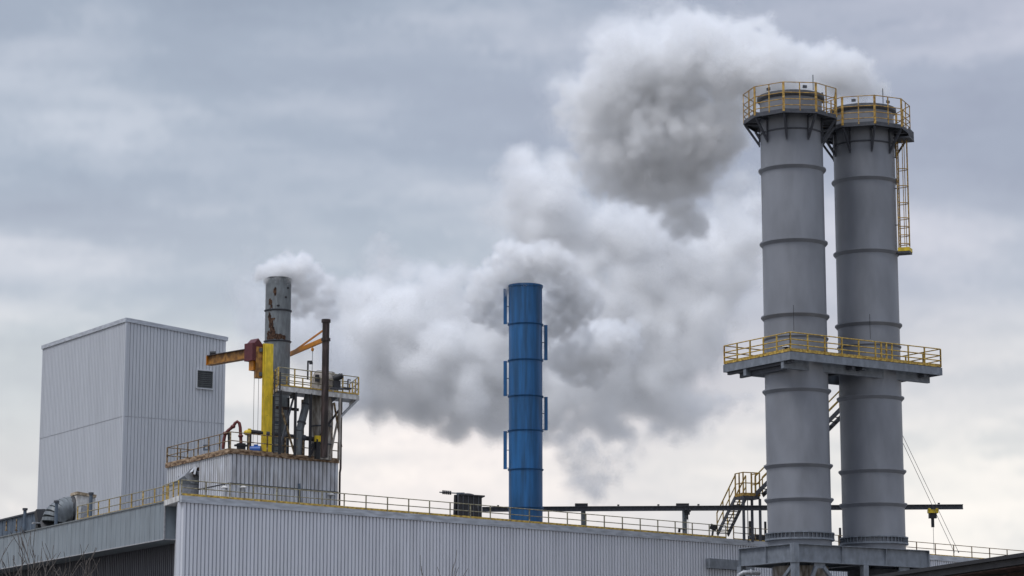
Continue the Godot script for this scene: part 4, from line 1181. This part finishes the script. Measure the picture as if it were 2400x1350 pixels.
func roof_machines():
	# black bin with a counterweight arm
	var c: Vector3 = Vector3(-3.27, 18.26, -186.00)
	c.y = 17.0
	var t := thing("black_roof_bin", "grimy black bin with a counterweight arm beside the blue chimney", "machine", c)
	var top: float = 19.61
	var hgt := top - 17.0
	block(t, "bin_body", c + Vector3(0, hgt / 2, 0), Vector3(1.75, hgt, 1.5), 12, M.black)
	put(t, "bin_lid", UB, Transform3D(Basis(Vector3.BACK, -0.05) * Basis(Vector3.UP, 0.2) * Basis.from_scale(Vector3(1.95, 0.1, 1.7)), c + Vector3(0.12, hgt + 0.0, 0)), M.black)
	put(t, "tarp_fold", US, Transform3D(Basis(Vector3.BACK, -0.2).scaled(Vector3(1.3, 0.4, 1.2)), c + Vector3(-0.15, hgt + 0.02, 0)), M.black)
	put(t, "tarp_fold", US, Transform3D(Basis(Vector3.BACK, 0.3).scaled(Vector3(0.5, 1.1, 0.9)), c + Vector3(0.72, hgt * 0.6, 0.25)), M.black)
	for x in [-0.8, -0.4, 0.0, 0.4, 0.8]:
		bar(t, "rib", c + Vector3(x * 0.97, 0.1, 0.82 - x * 0.2), c + Vector3(x * 0.97, hgt, 0.82 - x * 0.2), 0.06, 0.08, M.steel_dark, Vector3(0, 0, 1))
	bar(t, "side_frame", c + Vector3(-1.05, 0, 0), c + Vector3(-0.95, hgt + 0.1, 0), 0.16, 0.3, M.black)
	bar(t, "side_brace", c + Vector3(-1.3, 0, 0), c + Vector3(-0.95, hgt * 0.5, 0), 0.14, 0.2, M.black)
	block(t, "arm_pivot", c + Vector3(-0.6, hgt + 0.16, 0), Vector3(0.6, 0.2, 0.4), 0, M.blue_grey)
	var a0 := c + Vector3(-0.5, hgt + 0.2, 0)
	var a1 := c + Vector3(-2.2, hgt + 0.3, 0)
	tube(t, "arm", a0, a1, 0.045, M.galv_dark)
	for k in 5:
		tube(t, "weight_disc", a1 + Vector3(0.22 + 0.14 * k, -0.012 * k, 0), a1 + Vector3(0.34 + 0.14 * k, -0.012 * k, 0), 0.15, M.black)
	for q in [[Vector3(-4.79, 18.24, -184.00), "black toolbox lying by the bin on the hall roof", M.black, 0.75], [Vector3(-5.82, 18.23, -183.50), "small red brown drum lying on the hall roof edge", M.red_pipe, 0.5]]:
		var p: Vector3 = q[0]
		p.y = 17.0
		var b := thing("roof_clutter", q[1], "clutter", p)
		if q[3] > 0.6:
			block(b, "box_body", p + Vector3(0, 0.3, 0), Vector3(0.8, 0.6, 0.6), 15, q[2])
			block(b, "box_lid", p + Vector3(0, 0.63, 0), Vector3(0.86, 0.07, 0.66), 15, M.steel_dark)
		else:
			tube(b, "drum_body", p + Vector3(-0.4, 0.27, 0), p + Vector3(0.3, 0.27, 0.1), 0.27, q[2])
			tube(b, "drum_band", p + Vector3(-0.08, 0.27, 0.04), p + Vector3(0.02, 0.27, 0.06), 0.285, M.black)
	# plant on the annex roof
	var e: Vector3 = Vector3(-34.41, 18.12, -188.00)
	var el := thing("duct_cowl", "big dark ribbed duct cowl with an arched mouth on the annex roof", "duct", Vector3(e.x, 17.0, e.z))
	# quarter-bend built of lobster-back segments
	var cols := [M.galv_dark, M.steel]
	var r0 := 0.98
	block(el, "plinth", Vector3(e.x + 0.3, 17.3, e.z - 0.2), Vector3(1.8, 0.6, 1.4), 0, M.steel_dark)
	var pts := []
	for k in 9:
		var ang := deg_to_rad(90.0 * k / 8.0)
		pts.append(Vector3(e.x + 1.05 - 1.2 * cos(ang), 17.75 + 1.05 * sin(ang), e.z + 0.9 * cos(ang)))
	for k in 8:
		var p: Vector3 = pts[k]
		var q: Vector3 = pts[k + 1]
		tube(el, "bend_segment", p - (q - p) * 0.15, q + (q - p) * 0.15, r0 - 0.015 * (k % 2), M.galv_dark)
	var mo: Vector3 = pts[0]
	tube(el, "mouth_rim", mo + Vector3(0, -0.1, 0.1), mo + Vector3(0, 0.02, 0.25), r0 + 0.06, M.black)
	tube(el, "collar", pts[8] + Vector3(-0.1, 0, 0), pts[8] + Vector3(0.3, 0, 0), r0 + 0.07, M.black)
	var wq: Vector3 = Vector3(-32.60, 18.41, -188.00)
	var wu := thing("roof_air_unit", "white box shaped air unit with a stained cream hood on the annex roof", "air unit", Vector3(wq.x, 17.0, wq.z))
	block(wu, "casing", Vector3(wq.x, 18.4, wq.z), Vector3(1.45, 2.8, 1.4), 28, M.white)
	block(wu, "access_panel", Vector3(wq.x + 0.28, 18.55, wq.z + 0.56), Vector3(0.75, 0.9, 0.2), 28, M.galv)
	put(wu, "hood", UB, Transform3D(Basis(Vector3.UP, deg_to_rad(28)) * Basis(Vector3.BACK, -0.12) * Basis.from_scale(Vector3(1.55, 0.22, 1.6)), Vector3(wq.x, 19.86, wq.z)), M.cream)
	block(wu, "side_duct", Vector3(wq.x - 0.66, 18.6, wq.z - 0.1), Vector3(0.35, 1.9, 1.1), 28, M.galv)
	for q in [[Vector3(-31.68, 18.20, -186.00), 1160, "blue grey pipe vent with a flat cap against the white air unit"], [Vector3(-34.25, 17.52, -186.00), 1179, "blue grey pipe vent in front of the dark duct cowl"], [Vector3(-37.00, 17.18, -188.00), 1197, "blue grey pipe vent standing alone by the dark hood"]]:
		var p: Vector3 = q[0]
		var vt := thing("roof_vent", q[2], "vent", Vector3(p.x, 17.0, p.z))
		var ty: float = 1.7 + (1730.0 - q[1]) / 5800.0 * -p.z * 0.995
		tube(vt, "pipe", Vector3(p.x, 17.0, p.z), Vector3(p.x, ty - 0.1, p.z), 0.13, M.blue_grey)
		tube(vt, "cap", Vector3(p.x, ty - 0.16, p.z), Vector3(p.x, ty, p.z), 0.2, M.steel_dark)
		tube(vt, "collar", Vector3(p.x, 17.02, p.z), Vector3(p.x, 17.2, p.z), 0.2, M.steel_dark)
	var hq: Vector3 = Vector3(-36.26, 17.80, -190.00)
	var hd := thing("roof_hood", "dark tilted exhaust hood beside the duct cowl on the annex", "exhaust hood", Vector3(hq.x, 17.0, hq.z))
	put(hd, "hood_body", UB, Transform3D(Basis(Vector3.BACK, 0.08) * Basis(Vector3.UP, 0.5) * Basis(Vector3.RIGHT, -0.3) * Basis.from_scale(Vector3(0.75, 1.05, 0.6)), Vector3(hq.x + 0.1, 18.4, hq.z)), M.black)
	block(hd, "hood_lip", Vector3(hq.x, 17.9, hq.z + 0.2), Vector3(0.95, 0.1, 0.8), 20, M.galv)
	bar(hd, "stand", Vector3(hq.x, 17.0, hq.z), Vector3(hq.x, 17.9, hq.z), 0.4, 0.4, M.black)
	for q in [Vector3(-37.21, 16.98, -186.00), Vector3(-37.97, 16.82, -186.00)]:
		var rp := thing("roof_rod", "thin rusty rod standing on the annex edge", "rod", Vector3(q.x, 17.0, q.z), "rusty rods on the annex edge")
		tube(rp, "rod", Vector3(q.x, 17.0, q.z), Vector3(q.x, q.y + 0.9, q.z), 0.045, M.rail_rust)
		tube(rp, "foot", Vector3(q.x, 17.0, q.z), Vector3(q.x, 17.06, q.z), 0.12, M.rail_rust)

func near_building():
	# dark eave of a low building on the right, much nearer
	var a: Vector3 = Vector3(9.42, 5.71, -62.00)
	var b: Vector3 = Vector3(12.15, 5.91, -57.00)
	var y := (a.y + b.y) / 2
	var o: Vector3 = b
	var d := (b - a)
	d.y = 0
	d = d.normalized()
	var out := Vector3(-d.z, 0, d.x)
	if out.z < 0:
		out = -out
	var p0 := a - d * 14.0
	var p1 := b + d * 22.0
	p0.y = a.y - (b.y - a.y) / (b - a).length() * 14.0
	p1.y = b.y + (b.y - a.y) / (b - a).length() * 22.0
	var t := thing("low_building", "near brown wall building with a dark sloping eave at the right", "building", Vector3(b.x, 0, b.z))
	bar(t, "fascia", p0 - Vector3(0, 0.11, 0), p1 - Vector3(0, 0.11, 0), 0.06, 0.22, M.near_roof)
	bar(t, "gutter", p0 - Vector3(0, 0.02, 0) + out * 0.07, p1 - Vector3(0, 0.02, 0) + out * 0.07, 0.12, 0.09, M.black)
	var back := -out * 16.0
	slab(t, "roof", [p0 + Vector3(0, 0.0, 0), p1, p1 + back, p0 + back], 0.05, M.near_roof)
	slab(t, "soffit", [p0 - Vector3(0, 0.24, 0) - out * 0.03, p1 - Vector3(0, 0.24, 0) - out * 0.03, p1 - Vector3(0, 0.24, 0) - out * 0.75, p0 - Vector3(0, 0.24, 0) - out * 0.75], 0.03, M.near_wall)
	var w0 := p0 - out * 0.7
	var w1 := p1 - out * 0.7
	var n := 40
	for k in n:
		var s0 := w0.lerp(w1, float(k) / n)
		var s1 := w0.lerp(w1, float(k + 1) / n)
		var top := (s0.y + s1.y) / 2 - 0.3
		bar(t, "wall_panel", Vector3((s0.x + s1.x) / 2, 0, (s0.z + s1.z) / 2), Vector3((s0.x + s1.x) / 2, top, (s0.z + s1.z) / 2), (s1 - s0).length() * 0.985, 0.12, M.near_wall, out)

var tw: Array

func branch(p: Vector3, d: Vector3, l: float, r: float, depth: int, list: Array, rr: RandomNumberGenerator):
	var pts := [p]
	var rad := [r]
	var q := p
	var dir := d
	var n := 4
	for k in n:
		dir = (dir + Vector3(rr.randf_range(-0.16, 0.16), rr.randf_range(-0.05, 0.14), rr.randf_range(-0.16, 0.16))).normalized()
		q += dir * l / n
		pts.append(q)
		rad.append(lerpf(r, r * 0.45, (k + 1.0) / n))
	list.append([pts, rad])
	if depth == 0:
		return
	for k in rr.randi_range(2, 3) + (1 if depth > 2 else 0):
		var f := rr.randi_range(1, n)
		var side := Vector3(rr.randf_range(-1, 1), rr.randf_range(0.1, 0.8), rr.randf_range(-1, 1)).normalized()
		branch(pts[f], (dir + side * 0.75).normalized(), l * rr.randf_range(0.5, 0.72), rad[f] * 0.62, depth - 1, list, rr)

func bare_trees():
	var spots := [[Vector3(-18.34, 5.37, -95.00), 8.9, 21, "bare leafless tree with crooked twigs in front of the grey annex", 5], [Vector3(-18.73, 5.26, -92.00), 8.7, 22, "bare leafless tree at the far end of the annex fascia", 4], [Vector3(-17.56, 5.45, -97.00), 8.6, 23, "bare leafless tree low before the dark annex wall", 4], [Vector3(-16.66, 5.49, -98.00), 8.0, 27, "small bare leafless tree nearest the ribbed hall corner", 3], [Vector3(-2.43, 5.41, -96.00), 7.9, 25, "small bare leafless tree poking up before the ribbed hall", 4]]
	for s in spots:
		var rr := RandomNumberGenerator.new()
		rr.seed = s[2]
		var p: Vector3 = s[0]
		p.y = 0.0
		var t := thing("bare_tree", s[3], "tree", p, "bare trees in front of the factory")
		var list := []
		var trunk := [p, p + Vector3(0.05, s[1] * 0.3, 0.03), p + Vector3(-0.06, s[1] * 0.62, 0.08)]
		polyline_tube(t, "trunk", trunk, [0.13, 0.105, 0.07], M.bark, 8)
		for k in s[4]:
			var a: float = TAU * k / s[4] + rr.randf() * 0.6
			branch(trunk[2], Vector3(sin(a) * 0.5, 1.1, cos(a) * 0.5).normalized(), s[1] * 0.27, 0.036, 2, list, rr)
		var crown := SurfaceTool.new()
		crown.begin(Mesh.PRIMITIVE_TRIANGLES)
		crown.set_smooth_group(0)
		for br in list:
			for i in br[0].size() - 1:
				var a0: Vector3 = br[0][i] - p
				var b0: Vector3 = br[0][i + 1] - p
				var dd := (b0 - a0).normalized()
				var sd := dd.cross(Vector3(0.3, 0.2, 0.9)).normalized()
				var ud := dd.cross(sd)
				for k in 4:
					var u0 := sd * cos(TAU * k / 4) + ud * sin(TAU * k / 4)
					var u1 := sd * cos(TAU * (k + 1) / 4) + ud * sin(TAU * (k + 1) / 4)
					var ra: float = maxf(br[1][i], 0.011)
					var rb: float = maxf(br[1][i + 1], 0.009)
					for v in [a0 + u0 * ra, b0 + u0 * rb, b0 + u1 * rb, a0 + u0 * ra, b0 + u1 * rb, a0 + u1 * ra]:
						crown.add_vertex(v)
		crown.generate_normals()
		var mi := MeshInstance3D.new()
		mi.name = "crown"
		mi.mesh = crown.commit()
		mi.material_override = M.bark
		t.add_child(mi, true)

func steam():
	var m := StandardMaterial3D.new()
	m.albedo_color = Color(1, 1, 1)
	m.roughness = 1.0
	m.specular_mode = BaseMaterial3D.SPECULAR_DISABLED
	m.backlight_enabled = true
	m.backlight = Color(1.7, 1.7, 1.7)
	var thick := m.duplicate()
	thick.backlight = Color(1.3, 1.3, 1.3)
	var puff := clump(2050, 0.62, 0.0105, thick)
	var dense := clump(1900, 0.44, 0.0105, thick)
	var soft := clump(7400, 1.3, 0.0125, m)
	var wisp := clump(800, 0.8, 0.0105, m)
	var mist := clump(5600, 1.5, 0.0095, m)
	# centre, half sizes, share of the full density
	plume("steam_plume", "great billowing steam plume blown off the twin chimneys", puff, [
		[Vector3(20.83, 49.20, -178.00), 2.0, 1.1, 2.0, 1.0], [Vector3(19.13, 50.95, -179.00), 3.0, 2.4, 2.8, 1.0], [Vector3(16.94, 52.17, -181.00), 3.9, 3.2, 3.6, 1.0],
		[Vector3(13.44, 52.32, -184.00), 4.4, 4.0, 4.4, 1.0], [Vector3(9.60, 51.85, -186.00), 4.8, 4.6, 4.6, 0.9], [Vector3(7.01, 49.98, -188.00), 3.4, 4.2, 4.0, 0.7], [Vector3(7.32, 46.21, -188.00), 2.8, 3.2, 3.4, 0.8],
		[Vector3(11.53, 47.09, -186.00), 4.6, 4.6, 4.6, 1.0], [Vector3(15.17, 47.27, -184.00), 3.2, 3.6, 3.6, 0.9], [Vector3(11.88, 43.60, -187.00), 3.6, 2.6, 3.6, 0.9], [Vector3(13.34, 41.24, -187.00), 1.9, 1.8, 1.8, 0.9],
		[Vector3(26.93, 50.04, -182.00), 2.0, 1.1, 2.0, 1.0], [Vector3(25.50, 51.24, -182.50), 2.7, 1.8, 2.3, 1.0], [Vector3(23.34, 51.77, -182.00), 2.8, 2.0, 2.4, 1.0]], 1, 0.24, 1.5, 2.8, 6.2, 0.75, 1.6)
	plume("steam_veil", "thin veil of steam fading off the top of the great plume", mist, [
		[Vector3(9.49, 55.73, -190.00), 5.0, 3.6, 4.0, 0.8], [Vector3(14.18, 56.84, -189.00), 4.6, 2.6, 4.0, 0.8], [Vector3(6.11, 51.45, -191.00), 3.4, 5.0, 3.4, 0.8], [Vector3(16.77, 44.27, -190.00), 3.2, 3.4, 3.0, 0.6]], 6, 0.2, 1.2, 1.6, 1.0)
	plume("steam_plume", "steam puff curling over the top of the blue chimney", dense, [
		[Vector3(1.05, 36.27, -188.00), 1.35, 0.6, 1.35, 1.3], [Vector3(0.17, 37.81, -188.00), 2.1, 2.0, 1.8, 1.2], [Vector3(2.05, 38.11, -188.50), 2.4, 1.7, 1.9, 1.2], [Vector3(-1.66, 36.00, -189.50), 2.1, 1.7, 1.8, 1.1], [Vector3(-2.33, 34.67, -190.00), 1.5, 1.1, 1.5, 1.1], [Vector3(-0.33, 34.32, -190.50), 2.2, 1.5, 1.8, 1.1],
		[Vector3(3.83, 37.11, -190.00), 1.8, 2.0, 1.9, 1.2], [Vector3(5.03, 35.51, -191.50), 2.0, 1.9, 1.9, 1.2], [Vector3(3.36, 34.58, -192.00), 2.4, 2.0, 2.1, 1.1], [Vector3(4.08, 32.67, -195.00), 3.0, 2.4, 2.5, 1.0], [Vector3(7.56, 32.99, -197.00), 3.2, 2.1, 2.6, 1.0], [Vector3(5.83, 30.91, -197.00), 2.4, 1.7, 2.1, 1.0]], 2, 0.26, 1.1, 3.6, 8.0, 1.3, 2.2)
	plume("steam_plume", "small white steam puff on top of the rusty grey chimney", dense, [
		[Vector3(-17.20, 34.62, -177.00), 1.05, 0.4, 1.05, 1.4], [Vector3(-17.70, 34.94, -177.00), 1.3, 0.8, 1.0, 1.3], [Vector3(-16.24, 35.44, -177.30), 1.8, 1.3, 1.3, 1.3], [Vector3(-15.12, 34.90, -177.80), 1.5, 1.5, 1.3, 1.3], [Vector3(-15.99, 33.46, -179.00), 1.6, 1.6, 1.4, 1.0], [Vector3(-14.19, 34.12, -180.00), 1.4, 1.7, 1.3, 1.0], [Vector3(-14.01, 33.19, -182.00), 1.1, 1.2, 1.2, 0.8]], 3, 0.34, 0.9, 3.8, 9.0, 1.1, 2.2)
	plume("steam_veil", "pale older steam hanging behind the rusty grey chimney", mist, [
		[Vector3(-20.68, 36.11, -192.00), 2.0, 2.6, 1.8, 1.0], [Vector3(-17.20, 33.89, -193.00), 2.6, 2.6, 1.8, 0.9], [Vector3(-13.46, 42.61, -226.00), 3.4, 4.0, 2.2, 0.6], [Vector3(-20.16, 33.03, -194.00), 2.2, 2.0, 1.8, 0.9], [Vector3(-15.58, 32.69, -194.00), 3.0, 3.2, 2.2, 1.1], [Vector3(-13.65, 30.24, -196.00), 2.6, 3.0, 2.2, 0.9]], 7, 0.24, 1.1, 2.2, 1.5)
	plume("steam_bank", "drifting bank of older steam hanging behind the chimneys and the hall", soft, [
		[Vector3(-13.18, 37.16, -222.00), 4.6, 5.6, 3.6, 0.8], [Vector3(-9.29, 35.20, -222.00), 5.2, 5.4, 3.6, 1.0], [Vector3(-4.60, 33.35, -220.00), 4.6, 4.4, 3.6, 1.2], [Vector3(-7.45, 40.25, -224.00), 5.0, 4.6, 3.0, 0.7],
		[Vector3(-0.77, 35.20, -222.00), 4.8, 6.0, 3.6, 1.0], [Vector3(2.76, 50.27, -224.00), 4.2, 4.6, 3.0, 0.9], [Vector3(4.72, 45.85, -224.00), 5.4, 4.8, 3.2, 0.8], [Vector3(9.32, 39.52, -222.00), 5.6, 5.6, 3.6, 0.9],
		[Vector3(7.27, 32.96, -220.00), 5.4, 4.4, 3.4, 1.0], [Vector3(13.36, 43.84, -224.00), 5.6, 5.0, 3.2, 0.8], [Vector3(18.49, 45.44, -224.00), 4.2, 4.0, 3.0, 0.8], [Vector3(13.93, 35.59, -222.00), 4.4, 4.6, 3.2, 1.0], [Vector3(14.98, 31.55, -221.00), 3.2, 2.4, 2.4, 0.9],
		[Vector3(11.43, 47.85, -224.00), 4.2, 3.2, 3.0, 0.8], [Vector3(17.16, 39.69, -223.00), 3.4, 4.0, 2.6, 0.8], [Vector3(2.70, 30.13, -222.00), 3.6, 2.6, 2.4, 0.7], [Vector3(21.40, 48.87, -225.00), 3.6, 3.8, 2.6, 0.5], [Vector3(-14.29, 33.25, -222.00), 3.4, 3.6, 2.6, 0.7], [Vector3(0.80, 53.16, -226.00), 3.4, 3.0, 2.4, 0.6]], 4, 0.19, 1.9, 2.7, 1.2, 1.3, 1.5)
	plume("steam_wisps", "torn wisps of steam trailing under the drifting bank above the hall roof", wisp, [
		[Vector3(6.98, 26.29, -224.00), 2.8, 3.0, 2.2, 0.6], [Vector3(9.28, 29.09, -223.00), 3.0, 2.0, 2.0, 0.7], [Vector3(-3.83, 29.62, -221.00), 3.6, 1.8, 2.2, 0.7], [Vector3(-11.89, 44.22, -226.00), 1.8, 3.2, 2.0, 0.5], [Vector3(19.64, 32.03, -226.00), 2.6, 1.7, 1.8, 0.5], [Vector3(15.41, 30.13, -222.00), 2.6, 1.7, 2.0, 0.7], [Vector3(-9.64, 30.52, -222.00), 3.2, 1.5, 2.0, 0.6]], 8, 0.3, 2.5, 1.4, 11.0)
